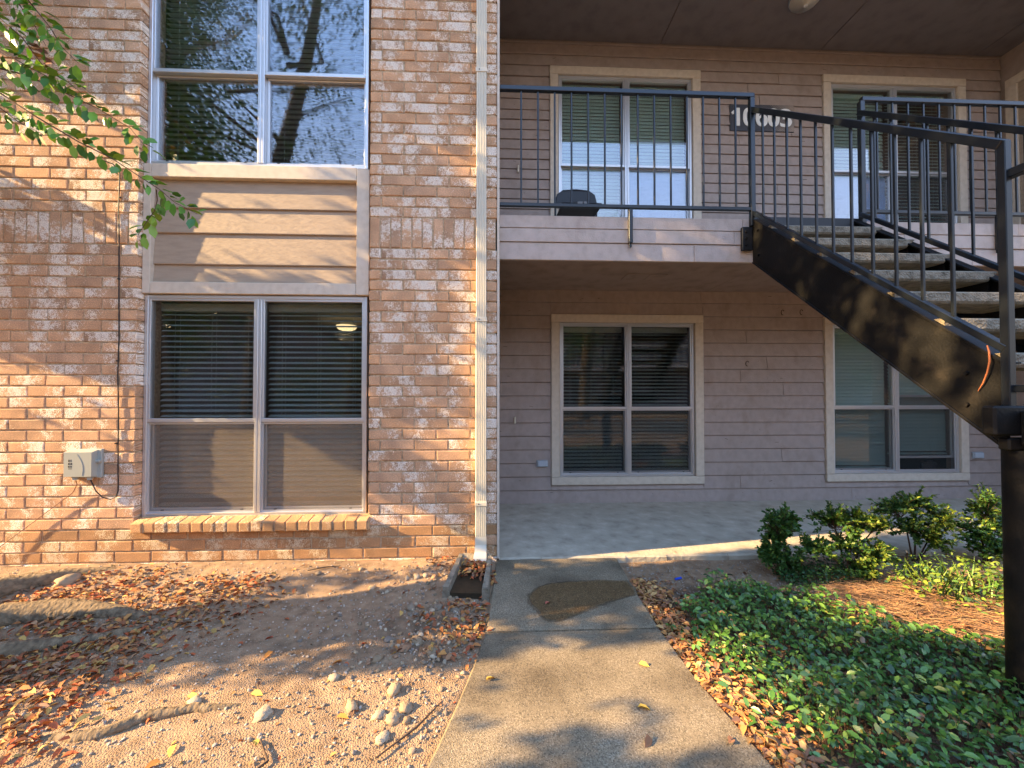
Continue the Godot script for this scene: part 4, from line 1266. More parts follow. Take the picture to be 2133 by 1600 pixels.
func bed_plants() -> void:
	# leaf with its stalk at the origin, along +z, one unit long
	var b := MB.new(); b.leaf(Vector3.ZERO, Vector3(0, 0, 1), Vector3.UP, 1.0, 0.52, 0.16, 0.15)
	var oval := b.mesh()
	var cover_a := [Vector2(1.12, -2.45), Vector2(1.40, -2.62), Vector2(1.72, -2.62), Vector2(1.98, -2.50), Vector2(2.02, -2.25), Vector2(2.2, -2.08), Vector2(2.42, -1.95), Vector2(2.75, -1.8), Vector2(3.2, -1.5), Vector2(3.2, -0.4), Vector2(1.5, -0.4), Vector2(1.24, -1.2), Vector2(1.13, -1.42), Vector2(1.06, -1.68), Vector2(1.0, -1.95), Vector2(1.08, -2.2)]
	var w := []; var k := []
	var cl := noise(81, 1.8, 3)
	var green := [Color(0.052, 0.125, 0.02), Color(0.066, 0.155, 0.024), Color(0.085, 0.19, 0.03), Color(0.038, 0.09, 0.02), Color(0.13, 0.24, 0.045)]
	var stems := MB.new()
	for i in 27000:
		var p := Vector2(R.randf_range(0.98, 3.2), R.randf_range(-2.65, -0.4))
		if not in_poly(p, cover_a): continue
		var dens := cl.get_noise_2d(p.x * 1.3, p.y * 1.3)
		var near_edge := smoothstep(0.0, 0.22, p.x - walk_right(p.y) - 0.08)
		if R.randf() > 0.74 * near_edge + 0.1 + dens * 0.5: continue
		var h := R.randf_range(0.015, 0.105 + dens * 0.08) * (0.5 + 0.5 * near_edge)
		var y := ground_h(p.x, p.y)
		var s := R.randf_range(0.016, 0.044)
		w.append(leaf_at(Vector3(p.x, y + h, p.y), (up_tilt(0.45) + Vector3(-0.1, 0, 0.15)).normalized(), s)); k.append(tint_of(green, 0.35) if R.randf() > 0.045 else tint_of([Color(0.28, 0.26, 0.05), Color(0.26, 0.15, 0.06)]))
		if i % 3 == 0: stems.tube([Vector3(p.x + R.randf_range(-0.03, 0.03), y - 0.01, p.y), Vector3(p.x, y + h, p.y)], [0.0012], 3)
	many("ground_cover", oval, M.ivy, w, k)
	tag(get_node("ground_cover"), "low glossy dark green vine covering the bed right of the walk", "ground cover")
	put("vine_stems", stems, M.twig, get_node("ground_cover")).set_meta("kind", "stuff")
	# the pale patch in the sun by the post
	w = []; k = []
	var cover_b := [Vector2(2.55, -2.62), Vector2(2.95, -2.80), Vector2(3.7, -2.80), Vector2(3.9, -2.3), Vector2(3.0, -2.12), Vector2(2.7, -2.28)]
	for i in 2600:
		var p := Vector2(R.randf_range(2.5, 3.9), R.randf_range(-2.85, -2.1))
		if not in_poly(p, cover_b) or R.randf() < 0.25: continue
		w.append(leaf_at(Vector3(p.x, ground_h(p.x, p.y) + R.randf_range(0.01, 0.15), p.y), up_tilt(0.55), R.randf_range(0.022, 0.04))); k.append(tint_of([Color(0.14, 0.22, 0.03), Color(0.2, 0.26, 0.04), Color(0.08, 0.17, 0.03)]))
	# stray sprigs along the litter by the walk
	for i in 240:
		var z := R.randf_range(-2.2, -0.9)
		var p := Vector2(walk_right(z) + R.randf_range(0.03, 0.25), z)
		w.append(leaf_at(Vector3(p.x, ground_h(p.x, p.y) + R.randf_range(0.01, 0.05), p.y), up_tilt(0.5), R.randf_range(0.025, 0.042))); k.append(tint_of([Color(0.07, 0.17, 0.03), Color(0.12, 0.24, 0.05)]))
	many("young_ground_cover", oval, M.ivy, w, k)
	tag(get_node("young_ground_cover"), "yellow green young vine in the sun patch beside the black post", "ground cover")
	# grass blades there
	b = MB.new()
	for i in 90:
		var p := Vector3(R.randf_range(2.75, 3.3), 0, R.randf_range(-2.72, -2.35))
		p.y = ground_h(p.x, p.z)
		var d := Vector3(R.randfn(0, 0.4), 1, R.randfn(0, 0.4)).normalized()
		b.col = tint_of([Color(0.1, 0.2, 0.04), Color(0.18, 0.26, 0.05)])
		b.leaf(p, d, Vector3(R.randfn(0, 1), 0.1, R.randfn(0, 1)).normalized(), R.randf_range(0.1, 0.2), 0.009, 0.1, 0.3)
	var gr := put("grass_tuft", b, M.leaf); gr.set_meta("kind", "stuff"); tag(gr, "thin grass blades among the pale vine by the post", "grass")
	# shrubs: base, then lobes as offset and radii
	var sh := [
		[Vector3(2.06, -0.04, -2.855), [[-0.035, 0.36, 0.02, 0.11, 0.085], [0.06, 0.37, 0, 0.08, 0.075], [-0.02, 0.26, 0, 0.1, 0.08], [-0.10, 0.15, 0.02, 0.06, 0.09], [0.03, 0.1, 0.03, 0.13, 0.07]], "narrow dark green shrub nearest the walk, leftmost of the row by the slab", 0.1],
		[Vector3(2.50, -0.04, -2.80), [[-0.08, 0.40, -0.02, 0.15, 0.09], [0.08, 0.38, 0.0, 0.13, 0.09], [0.24, 0.36, 0.0, 0.09, 0.045], [-0.22, 0.20, 0.02, 0.11, 0.07], [0.0, 0.22, 0.02, 0.14, 0.1], [0.17, 0.17, 0.05, 0.12, 0.09], [0.07, 0.06, 0.06, 0.1, 0.06]], "open dark green shrub with a sunlit yellow green skirt, second from the walk", 0.34],
		[Vector3(3.22, -0.04, -2.98), [[-0.17, 0.42, 0.0, 0.17, 0.10], [0.02, 0.44, -0.02, 0.15, 0.08], [0.16, 0.34, 0.05, 0.16, 0.13], [-0.05, 0.26, 0.02, 0.15, 0.1], [0.12, 0.18, 0.04, 0.12, 0.08]], "largest shrub, half sunlit yellow green, third from the walk", 0.5],
		[Vector3(3.75, -0.04, -2.95), [[0.0, 0.42, 0, 0.13, 0.12], [0.1, 0.3, 0, 0.15, 0.13], [-0.07, 0.24, 0.0, 0.13, 0.12], [0.05, 0.12, 0.02, 0.15, 0.1]], "tall dense shrub beside the black post, rightmost of the row", 0.25],
	]
	for q in sh:
		var base: Vector3 = q[0]
		var t := thing("shrub", q[2], "shrub", base, "small shrubs along the porch slab")
		var f := MB.new(); var st := MB.new()
		for lb in q[1]:
			var c := base + Vector3(lb[0], lb[1], lb[2])
			var mid := base.lerp(c, 0.55) + Vector3(lb[0] * -0.1, 0.02, 0.01)
			st.tube([base + Vector3(R.randf_range(-0.02, 0.02), -0.02, R.randf_range(-0.02, 0.02)), mid, c], [0.007, 0.005, 0.003], 5)
			for s in 44:
				var d := Vector3(R.randfn(0, 1), R.randfn(0, 0.9) + 0.3, R.randfn(0, 1)).normalized()
				var tip := c + Vector3(d.x * lb[3], d.y * lb[4], d.z * lb[3] * 0.8) * 1.1 * R.randf_range(0.6, 1.22)
				if R.randf() < 0.12: tip += Vector3(R.randf_range(-0.02, 0.02), 0.05, 0)
				st.tube([c.lerp(mid, R.randf() * 0.5), tip], [0.0022, 0.0012], 3)
				var dir := (tip - c).normalized()
				for lf in 28:
					var tt := R.randf_range(0.15, 1.0)
					var p := c.lerp(tip, tt)
					var ld := (dir * 0.6 + Vector3(R.randfn(0, 0.7), R.randfn(0, 0.5) + 0.25, R.randfn(0, 0.7))).normalized()
					var young: bool = R.randf() < q[3] * (0.5 + 0.9 * tt) * (1.3 if lb[0] > 0.05 else 0.5)
					f.col = tint_of([Color(0.17, 0.24, 0.03), Color(0.24, 0.29, 0.045)]) if young else tint_of([Color(0.06, 0.14, 0.026), Color(0.085, 0.18, 0.034), Color(0.045, 0.105, 0.024)])
					f.leaf(p, ld, (Vector3.UP + Vector3(R.randfn(0, 0.5), 0, R.randfn(0, 0.5) + 0.2)).normalized(), R.randf_range(0.019, 0.032), R.randf_range(0.011, 0.018), 0.12, 0.15)
		put("foliage", f, M.leaf, t).set_meta("kind", "stuff")
		put("stem", st, M.twig, t)
	# a low creeping mat at the feet of the first two shrubs
	var f := MB.new()
	for i in 1500:
		var p := Vector3(R.randf_range(2.0, 2.62), 0, R.randf_range(-2.88, -2.66))
		p.y = ground_h(p.x, p.z) + R.randf_range(0.0, 0.1) * (1.0 - absf(p.x - 2.3) * 1.2)
		f.col = tint_of([Color(0.03, 0.085, 0.02), Color(0.045, 0.115, 0.03)])
		f.leaf(p, Vector3(R.randfn(0, 1), 0.4, R.randfn(0, 1)).normalized(), up_tilt(0.6), R.randf_range(0.015, 0.025), 0.013, 0.12, 0.15)
	var mat := put("low_shrub_mat", f, M.leaf); mat.set_meta("kind", "stuff"); tag(mat, "low creeping shrub growth joining the feet of the two left shrubs", "shrub")

# ---------------------------------------------------------------- litter
const DRY := [Color(0.40, 0.15, 0.04), Color(0.48, 0.22, 0.06), Color(0.32, 0.11, 0.04), Color(0.50, 0.30, 0.08), Color(0.36, 0.19, 0.09), Color(0.44, 0.10, 0.03), Color(0.28, 0.15, 0.08)]
func litter() -> void:
	var b := MB.new(); b.leaf(Vector3.ZERO, Vector3(0, 0, 1), Vector3.UP, 1.0, 0.5, 0.3, 0.25)
	var dry := b.mesh()
	var w := []; var k := []
	# x, z, radius, how many
	var heaps := [[-2.47, -2.69, 0.26, 520], [-2.75, -2.52, 0.30, 520], [-1.92, -2.72, 0.14, 120], [-1.62, -2.71, 0.14, 170], [-2.0, -2.45, 0.26, 420], [-1.6, -2.46, 0.25, 190], [-2.15, -2.08, 0.36, 900], [-2.05, -1.88, 0.28, 560], [-1.78, -2.2, 0.22, 160], [-2.35, -1.7, 0.28, 300], [-1.85, -1.66, 0.2, 260], [-1.75, -1.42, 0.26, 260], [-2.2, -1.45, 0.3, 260], [-0.13, -2.46, 0.1, 90], [-0.11, -2.24, 0.09, 80], [-0.15, -2.06, 0.11, 80], [-0.3, -3.0, 0.17, 150], [-0.02, -2.75, 0.05, 50], [-0.12, -2.87, 0.05, 90], [-0.14, -2.78, 0.055, 90], [-0.2, -2.3, 0.16, 90], [-0.35, -2.2, 0.2, 60], [-3.0, -2.2, 0.4, 500]]
	for h in heaps:
		for i in int(h[3] * 0.68):
			var a := R.randf() * TAU; var rr: float = h[2] * sqrt(R.randf()) * R.randf_range(0.6, 1.5)
			var p := Vector2(h[0] + cos(a) * rr * 1.35, h[1] + sin(a) * rr)
			if p.y < -3.05: continue
			if p.x > walk_left(p.y) + 0.015: p.x = walk_left(p.y) - R.randf_range(0.0, 0.05)
			w.append(leaf_at(Vector3(p.x, top_h(p.x, p.y) + R.randf_range(0.003, 0.02) + (0.03 if absf(p.x + 0.14) < 0.1 and absf(p.y + 2.8) < 0.17 else 0.0), p.y), up_tilt(0.35), R.randf_range(0.022, 0.05))); k.append(tint_of(DRY, 0.3))
	for i in 420:   # strewn thinly
		var p := Vector2(R.randf_range(-3.2, 0.0), R.randf_range(-3.0, -0.9))
		if p.x > walk_left(p.y): continue
		w.append(leaf_at(Vector3(p.x, ground_h(p.x, p.y) + 0.005, p.y), up_tilt(0.4), R.randf_range(0.015, 0.034))); k.append(tint_of(DRY, 0.3))
	many("leaf_litter", dry, M.dead, w, k)
	tag(get_node("leaf_litter"), "drifts of orange and brown fallen leaves on the bare dirt left of the walk", "fallen leaves")
	w = []; k = []
	for i in 3300:   # along the right edge of the walk
		var z := R.randf_range(-2.75, -0.5)
		var x := walk_right(z) + absf(R.randfn(0, 0.10)) + 0.008
		w.append(leaf_at(Vector3(x, ground_h(x, z) + R.randf_range(0.002, 0.025), z), up_tilt(0.4), R.randf_range(0.022, 0.05))); k.append(tint_of([Color(0.50, 0.24, 0.07), Color(0.42, 0.17, 0.06), Color(0.56, 0.33, 0.12), Color(0.34, 0.16, 0.08)], 0.25))
	for i in 2600:   # under the vines and shrubs
		var p := Vector2(R.randf_range(1.0, 3.8), R.randf_range(-2.95, -0.5))
		if p.y < -2.6 and R.randf() < 0.6: continue
		w.append(leaf_at(Vector3(p.x, ground_h(p.x, p.y) + R.randf_range(0.002, 0.018), p.y), up_tilt(0.35), R.randf_range(0.02, 0.045))); k.append(tint_of([Color(0.34, 0.16, 0.07), Color(0.26, 0.13, 0.07), Color(0.44, 0.24, 0.09)], 0.3))
	many("bed_leaf_litter", dry, M.dead, w, k)
	tag(get_node("bed_leaf_litter"), "tan dead leaves along the right edge of the walk and under the vines", "fallen leaves")
	# pine straw
	var st := MB.new()
	for i in 2600:
		var p := Vector2(R.randf_range(1.95, 3.6), R.randf_range(-2.75, -1.75))
		if not in_poly(p, [Vector2(1.95, -2.5), Vector2(2.4, -2.72), Vector2(3.6, -2.75), Vector2(3.6, -1.8), Vector2(2.4, -1.85), Vector2(2.05, -2.2)]): continue
		var a := R.randfn(0.15, 0.6); var l := R.randf_range(0.06, 0.16)
		var d := Vector3(cos(a), R.randf_range(-0.1, 0.12), sin(a))
		st.col = tint_of([Color(0.40, 0.22, 0.10), Color(0.50, 0.30, 0.14), Color(0.32, 0.16, 0.08)])
		var c := Vector3(p.x, ground_h(p.x, p.y) + R.randf_range(0.006, 0.026), p.y)
		st.tube([c - d * l * 0.5, c + Vector3(0, 0.004, R.randf_range(-0.008, 0.008)), c + d * l * 0.5], [0.0011, 0.0014, 0.0008], 3)
	var so := put("pine_straw", st, M.straw); so.set_meta("kind", "stuff"); tag(so, "reddish pine straw on the sunlit bare patch of the bed", "pine straw")
	# single leaves one can pick out
	var lone := [[0.67, -1.878, "small yellow leaf on the walk in the sunlit band, left of centre", 1], [-0.04, -1.80, "curled yellow leaf at the walk's left edge in the sun", 1], [0.574, -1.624, "small yellow leaf near the middle of the walk's lower half", 1], [-0.627, -1.643, "yellow brown leaf beside the round tan stone", 0], [-0.862, -1.522, "large pale yellow leaf lying alone on the sunlit dirt below the pointed stone", 1], [-1.158, -1.535, "crumpled light yellow leaf left of the large pale leaf", 1], [-1.157, -1.47, "orange yellow leaf at the lower edge, left of the dry grass stalk", 0], [-1.29, -1.771, "yellow leaf at the shadow's lower edge on the left", 1], [-1.03, -1.77, "bright yellow leaf among pebbles at the shadow's lower edge", 1], [0.569, -1.49, "reddish brown leaf on the lower right of the walk", 2], [0.844, -1.445, "brown leaf close to the walk's lower right edge", 2], [1.2, -1.45, "bright yellow leaf in the litter below the vines", 1], [0.30, -2.42, "pinkish leaf at the left end of the wet patch", 3], [-1.144, -2.159, "red leaf alone on the shaded dirt", 3], [-1.09, -2.05, "orange leaf on the shaded dirt near the damp spot", 0], [-0.72, -1.96, "orange brown leaf on the dark damp spot", 0]]
	var hues := [Color(0.55, 0.22, 0.04), Color(0.70, 0.46, 0.08), Color(0.36, 0.16, 0.07), Color(0.5, 0.13, 0.08)]
	for q in lone:
		var p := Vector3(q[0], top_h(q[0], q[1]) + 0.008, q[1])
		var t := thing("fallen_leaf", q[2], "leaf", p, "single fallen leaves")
		b = MB.new(); b.col = hues[q[3]]
		var a := R.randf() * TAU; var s := R.randf_range(0.04, 0.055)
		b.leaf(p, Vector3(cos(a), 0.1, sin(a)), up_tilt(0.3), s, s * 0.55, 0.25, 0.3)
		put("blade", b, M.dead, t)
		b = MB.new(); b.tube([p, p - Vector3(cos(a), -0.1, sin(a)) * 0.018], [0.0009], 4); put("stalk", b, M.twig, t)
	# stray bits
	var c := thing("blue_wrapper", "small bright blue plastic scrap on the dirt right of the walk", "litter", Vector3(1.288, -0.02, -2.806))
	b = MB.new(); b.box(Vector3(1.288, ground_h(1.288, -2.806) + 0.01, -2.806), Vector3(0.055, 0.012, 0.02), 0.005, Basis(Vector3.UP, 0.2) * Basis(Vector3.BACK, 0.1)); put("scrap", b, plain(C(20, 70, 190), 0.35), c)
	for q in [[[-1.85, -2.6], [-1.62, -2.72], [-1.5, -2.82], "dark thin stick lying on the sunny dirt below the brick sill"], [[-1.3, -2.88], [-1.2, -2.93], [-1.1, -2.95], "short grey stick near the wall under the window"], [[-0.84, -1.38], [-0.79, -1.46], [-0.86, -1.54], "dry forked grass stalk at the bottom of the dirt"], [[-0.42, -1.46], [-0.3, -1.58], [-0.22, -1.7], "thin reddish twig beside the walk's lower left edge"]]:
		var t := thing("stick", q[3], "stick", Vector3(q[1][0], 0, q[1][1]))
		b = MB.new()
		var pts := []
		for p in q.slice(0, 3): pts.append(Vector3(p[0], ground_h(p[0], p[1]) + 0.012, p[1]))
		b.tube(pts, [0.003, 0.005, 0.002], 6)
		put("shaft", b, M.twig, t)

func pebble(r: RandomNumberGenerator, sub: int) -> ArrayMesh:
	# a lumpy stone of unit size from a sphere grid
	var b := MB.new()
	var q := noise(r.randi() % 1000, 0.9, 2)
	var nx := 8 * sub; var ny := 5 * sub
	var sc := Vector3(r.randf_range(0.8, 1.2), r.randf_range(0.5, 0.75), r.randf_range(0.7, 1.0))
	var pt := func(i: int, j: int) -> Vector3:
		var a := TAU * (i % nx) / nx; var e := PI * j / ny
		var d := Vector3(sin(e) * cos(a), cos(e), sin(e) * sin(a))
		return d * sc * (1.0 + q.get_noise_3dv(d * 1.3) * 0.55)
	for i in nx:
		for j in ny:
			var p: Vector3 = pt.call(i, j); var p1: Vector3 = pt.call(i + 1, j); var p2: Vector3 = pt.call(i + 1, j + 1); var p3: Vector3 = pt.call(i, j + 1)
			b.tri3(p, p1, p2, (p / sc / sc).normalized(), (p1 / sc / sc).normalized(), (p2 / sc / sc).normalized())
			b.tri3(p, p2, p3, (p / sc / sc).normalized(), (p2 / sc / sc).normalized(), (p3 / sc / sc).normalized())
	return b.mesh()

func stones() -> void:
	var r := RandomNumberGenerator.new()
	r.seed = 9
	var hue := [Color(0.27, 0.185, 0.105), Color(0.35, 0.24, 0.14), Color(0.24, 0.175, 0.115), Color(0.42, 0.32, 0.21), Color(0.31, 0.17, 0.09), Color(0.21, 0.165, 0.125)]
	var w := []; var k := []
	var me := pebble(r, 1)
	var me2 := pebble(r, 1)
	for i in 1500:   # washed gravel beside the walk
		var p := Vector2(-absf(r.randfn(0, 0.36)) - 0.03, r.randf_range(-2.95, -1.45))
		p.x += walk_left(p.y)
		if p.x < -1.1: continue
		if Vector2(p.x + 0.15, (p.y + 2.78) * 0.6).length() < 0.16: continue
		var s := 0.003 + 0.013 * pow(r.randf(), 2.6) * (1.0 if p.y < -1.85 or r.randf() < 0.08 else 0.35)
		w.append(leaf_at(Vector3(p.x, ground_h(p.x, p.y) + s * 0.2, p.y), up_tilt(0.3), s)); k.append(hue[r.randi() % 6] * r.randf_range(0.75, 1.25))
	for i in 7000:   # grit over all the dirt
		var p := Vector2(r.randf_range(-3.6, 0.0), r.randf_range(-3.03, -0.9))
		if p.x > walk_left(p.y) - 0.01: continue
		var s := 0.0022 + 0.006 * pow(r.randf(), 3.0)
		w.append(leaf_at(Vector3(p.x, ground_h(p.x, p.y) + s * 0.3, p.y), up_tilt(0.4), s)); k.append(Color(0.46, 0.36, 0.27) * r.randf_range(0.65, 1.2))
	for i in 1500:
		var p := Vector2(r.randf_range(0.95, 2.2), r.randf_range(-3.08, -2.4))
		if p.x < walk_right(p.y) + 0.02: continue
		var s := 0.002 + 0.006 * pow(r.randf(), 3.0)
		w.append(leaf_at(Vector3(p.x, ground_h(p.x, p.y) + s * 0.3, p.y), up_tilt(0.4), s)); k.append(Color(0.36, 0.29, 0.22) * r.randf_range(0.6, 1.2))
	many("gravel", me, M.stone, w, k)
	tag(get_node("gravel"), "loose grit and pebbles strewn over the bare dirt", "gravel")
	# stones one can pick out: x, z, size, hue, label
	var big := [
		[-2.81, -2.80, 0.075, 1, "large rounded tan rock beside the upper tree root"],
		[-0.918, -1.662, 0.048, 3, "pale pointed stone alone on the sunlit dirt"],
		[-1.95, -2.747, 0.04, 3, "flat pale stone in the leaf drift under the window"],
		[-0.586, -1.697, 0.042, 1, "round tan stone left of the stone cluster by the walk"],
		[-0.429, -1.77, 0.05, 1, "squarish tan stone at the top of the cluster by the walk"],
		[-0.462, -1.655, 0.035, 3, "whitish stone on the left of the cluster by the walk"],
		[-0.364, -1.685, 0.042, 1, "brown rounded stone on the right of the cluster by the walk"],
		[-0.345, -1.62, 0.033, 0, "dark tan stone low on the right of the cluster by the walk"],
		[-0.40, -1.635, 0.04, 1, "rounded tan stone in the middle of the cluster by the walk"],
		[-0.42, -1.552, 0.036, 3, "pale stone below the cluster by the walk"],
		[-1.237, -1.737, 0.04, 3, "light stone beside the low surface root"],
		[-2.29, -2.525, 0.045, 2, "grey brown stone on the middle tree root's leaves"],
		[-0.53, -2.781, 0.035, 3, "cream stone farthest left of the row beside the splash block"],
		[-0.475, -2.80, 0.036, 3, "cream stone in the middle of the row beside the splash block"],
		[-0.41, -2.78, 0.036, 4, "orange tan stone next to the splash block"],
		[-0.80, -2.68, 0.035, 1, "brown stone out on the sunlit dirt left of the splash block"],
		[-0.50, -2.44, 0.05, 2, "flat brown stone in the shade below the splash block"],
		[-0.34, -2.44, 0.045, 2, "grey brown stone in the shade just below the splash block"],
		[-0.24, -2.40, 0.033, 2, "pinkish grey stone between splash block and walk"],
		[-0.40, -2.12, 0.05, 0, "brown flat stone in the shaded gravel"],
		[-0.31, -2.03, 0.045, 0, "dark rounded stone low in the shaded gravel"],
		[-0.45, -2.05, 0.045, 4, "reddish brown stone in the shaded gravel"],
		[-0.55, -2.13, 0.035, 5, "grey stone at the left of the shaded gravel"],
		[-0.56, -1.97, 0.04, 0, "brown stone at the lower left of the shaded gravel"],
		[-0.72, -1.86, 0.04, 3, "pale tan stone at the shadow's lower edge"],
		[1.66, -2.80, 0.04, 1, "orange tan stone on the sunlit dirt before the first shrub"],
		[-1.22, -2.86, 0.035, 2, "dull stone near the wall below the window's middle"],
		[-0.95, -2.93, 0.033, 1, "small rock near the wall below the sill's right end"],
	]
	for q in big:
		var s: float = q[2] * (0.85 if q[2] < 0.07 else 1.0)
		var p := Vector3(q[0], ground_h(q[0], q[1]) + s * 0.12, q[1])
		var t := inst("stone", pebble(r, 2), M.stone, self, p, Basis(Vector3.UP, r.randf() * TAU) * Basis(Vector3.RIGHT, r.randf_range(-0.3, 0.3)).scaled(Vector3.ONE * s * 0.8))
		var c: Color = hue[q[3]] * r.randf_range(0.9, 1.1)
		var mm := M.stone.duplicate() as StandardMaterial3D
		mm.vertex_color_use_as_albedo = false; mm.albedo_color = c.linear_to_srgb()
		t.material_override = mm
		tag(t, q[4], "stone", "loose stones on the dirt")

# ---------------------------------------------------------------- the tree by the left edge
# gaps in its crown: where sun reaches wall, dirt, walk and stair, as seen along the sun's rays on the plane of the brick
const GAPS := [
	[Vector2(3.5, -0.2), Vector2(4.9, -0.3), Vector2(4.9, 0.25), Vector2(3.5, 0.3)],
	[Vector2(4.2, -0.95), Vector2(4.9, -0.95), Vector2(4.9, -0.5), Vector2(4.2, -0.5)],
	[Vector2(0.7, 0.5), Vector2(2.3, 0.5), Vector2(2.3, 1.7), Vector2(0.7, 1.7)],
	[Vector2(-4.27, 3.36), Vector2(-2.63, 3.45), Vector2(-2.62, 2.36), Vector2(-2.79, 2.60), Vector2(-3.03, 2.74), Vector2(-4.25, 2.73)],
	[Vector2(-2.82, 3.22), Vector2(-2.64, 3.41), Vector2(-1.49, 3.60), Vector2(-1.48, 2.26), Vector2(-2.81, 2.30)],
	[Vector2(-4.23, 1.67), Vector2(-3.57, 1.52), Vector2(-3.14, 1.44), Vector2(-2.60, 1.16), Vector2(-2.58, 0.0), Vector2(-4.19, 0.0)],
	[Vector2(-2.86, 1.28), Vector2(-2.37, 1.28), Vector2(-1.72, 0.91), Vector2(-1.49, 0.80), Vector2(-1.49, 0.5), Vector2(-3.13, 0.5)],
	[Vector2(-2.59, 0.6), Vector2(-0.93, 0.5), Vector2(-0.47, 0.24), Vector2(-0.26, 0.02), Vector2(-2.58, 0.0)],
	[Vector2(-0.37, 3.20), Vector2(0.03, 3.23), Vector2(0.03, 3.04), Vector2(-0.37, 3.03)],
	[Vector2(-0.31, 2.19), Vector2(0.24, 2.35), Vector2(0.24, 1.95), Vector2(-0.17, 1.91)],
	[Vector2(-0.24, 1.58), Vector2(0.24, 1.77), Vector2(0.24, 1.12), Vector2(0.05, 1.09), Vector2(-0.06, 1.33)],
	[Vector2(-0.62, 1.02), Vector2(0.24, 1.19), Vector2(0.24, 0.84), Vector2(-0.62, 0.73)],
	[Vector2(-6.29, 0.67), Vector2(-0.17, 0.09), Vector2(0.41, -0.24), Vector2(0.09, -0.55), Vector2(-0.01, -0.73), Vector2(1.84, -1.85), Vector2(0.89, -2.02)],
	[Vector2(1.68, -1.32), Vector2(1.46, -1.02), Vector2(0.89, -0.46), Vector2(1.55, -0.77), Vector2(2.17, -1.34), Vector2(2.21, -1.53)],
	[Vector2(5.02, -3.56), Vector2(6.29, -3.33), Vector2(6.76, -3.23), Vector2(7.11, -3.35), Vector2(9.80, -4.65), Vector2(10.93, -5.25), Vector2(12.0, -7.0), Vector2(7.0, -7.0)],
	[Vector2(7.11, -3.35), Vector2(6.67, -2.92), Vector2(7.31, -3.15), Vector2(8.56, -3.81), Vector2(9.10, -4.19), Vector2(9.68, -4.56)],
	[Vector2(8.66, -3.76), Vector2(8.28, -3.46), Vector2(9.47, -4.01), Vector2(9.66, -4.19)],
	[Vector2(6.75, -2.74), Vector2(7.05, -2.74), Vector2(10.95, -4.52), Vector2(10.75, -4.68)],
	[Vector2(6.31, -1.98), Vector2(5.07, -1.02), Vector2(5.23, -0.69), Vector2(9.68, -3.37), Vector2(8.55, -2.92), Vector2(7.45, -2.53)],
	[Vector2(0.03, 0.0), Vector2(1.2, -0.1), Vector2(1.2, 1.5), Vector2(0.03, 2.0)],
	[Vector2(0.02, 2.72), Vector2(0.4, 2.72), Vector2(0.4, 3.05), Vector2(0.02, 3.05)],
	[Vector2(6.95, -0.33), Vector2(8.14, -0.99), Vector2(10.92, -2.73), Vector2(10.89, -3.00), Vector2(8.84, -1.74), Vector2(6.93, -0.49)],
]
const TWIGS := [
	[Vector3(-4.3, 3.75, -1.9), Vector3(-3.5, 3.4, -2.2), Vector3(-2.991, 3.061, -2.400), Vector3(-2.833, 2.986, -2.400), Vector3(-2.647, 2.863, -2.400), Vector3(-2.399, 2.716, -2.400), Vector3(-2.212, 2.623, -2.400), Vector3(-2.088, 2.542, -2.400), Vector3(-1.942, 2.447, -2.400), Vector3(-1.857, 2.373, -2.400), Vector3(-1.729, 2.308, -2.400)],
	[Vector3(-1.970, 2.452, -2.41), Vector3(-1.98, 2.40, -2.430), Vector3(-2.002, 2.342, -2.440), Vector3(-2.069, 2.256, -2.450), Vector3(-2.104, 2.198, -2.450)],
	[Vector3(-4.3, 3.8, -1.9), Vector3(-3.5, 3.45, -2.3), Vector3(-3.118, 3.237, -2.500), Vector3(-2.954, 3.205, -2.500), Vector3(-2.817, 3.174, -2.500), Vector3(-2.601, 3.079, -2.500), Vector3(-2.395, 2.983, -2.500), Vector3(-2.201, 2.866, -2.500), Vector3(-2.102, 2.743, -2.500)],
	[Vector3(-4.2, 4.2, -1.9), Vector3(-3.3, 4.1, -2.2), Vector3(-2.796, 3.698, -2.400), Vector3(-2.692, 3.534, -2.400), Vector3(-2.565, 3.376, -2.400), Vector3(-2.502, 3.268, -2.400), Vector3(-2.407, 3.173, -2.400)],
	[Vector3(-4.2, 4.0, -1.9), Vector3(-3.4, 3.8, -2.3), Vector3(-3.064, 3.568, -2.450), Vector3(-2.901, 3.463, -2.450), Vector3(-2.776, 3.356, -2.450), Vector3(-2.635, 3.163, -2.450), Vector3(-2.518, 3.102, -2.450), Vector3(-2.413, 3.016, -2.450)],
	[Vector3(-4.2, 3.6, -1.9), Vector3(-3.4, 3.25, -2.3), Vector3(-3.087, 3.064, -2.500), Vector3(-2.949, 2.967, -2.500), Vector3(-2.839, 2.883, -2.500), Vector3(-2.701, 2.814, -2.500)],
	[Vector3(-4.2, 3.9, -1.9), Vector3(-3.4, 3.6, -2.2), Vector3(-2.972, 3.354, -2.400), Vector3(-2.812, 3.221, -2.400), Vector3(-2.679, 3.141, -2.400), Vector3(-2.573, 3.089, -2.400)],
	[Vector3(-4.2, 4.1, -1.9), Vector3(-3.3, 3.95, -2.25), Vector3(-2.906, 3.689, -2.450), Vector3(-2.796, 3.550, -2.450), Vector3(-2.713, 3.439, -2.450), Vector3(-2.643, 3.312, -2.450)],
]
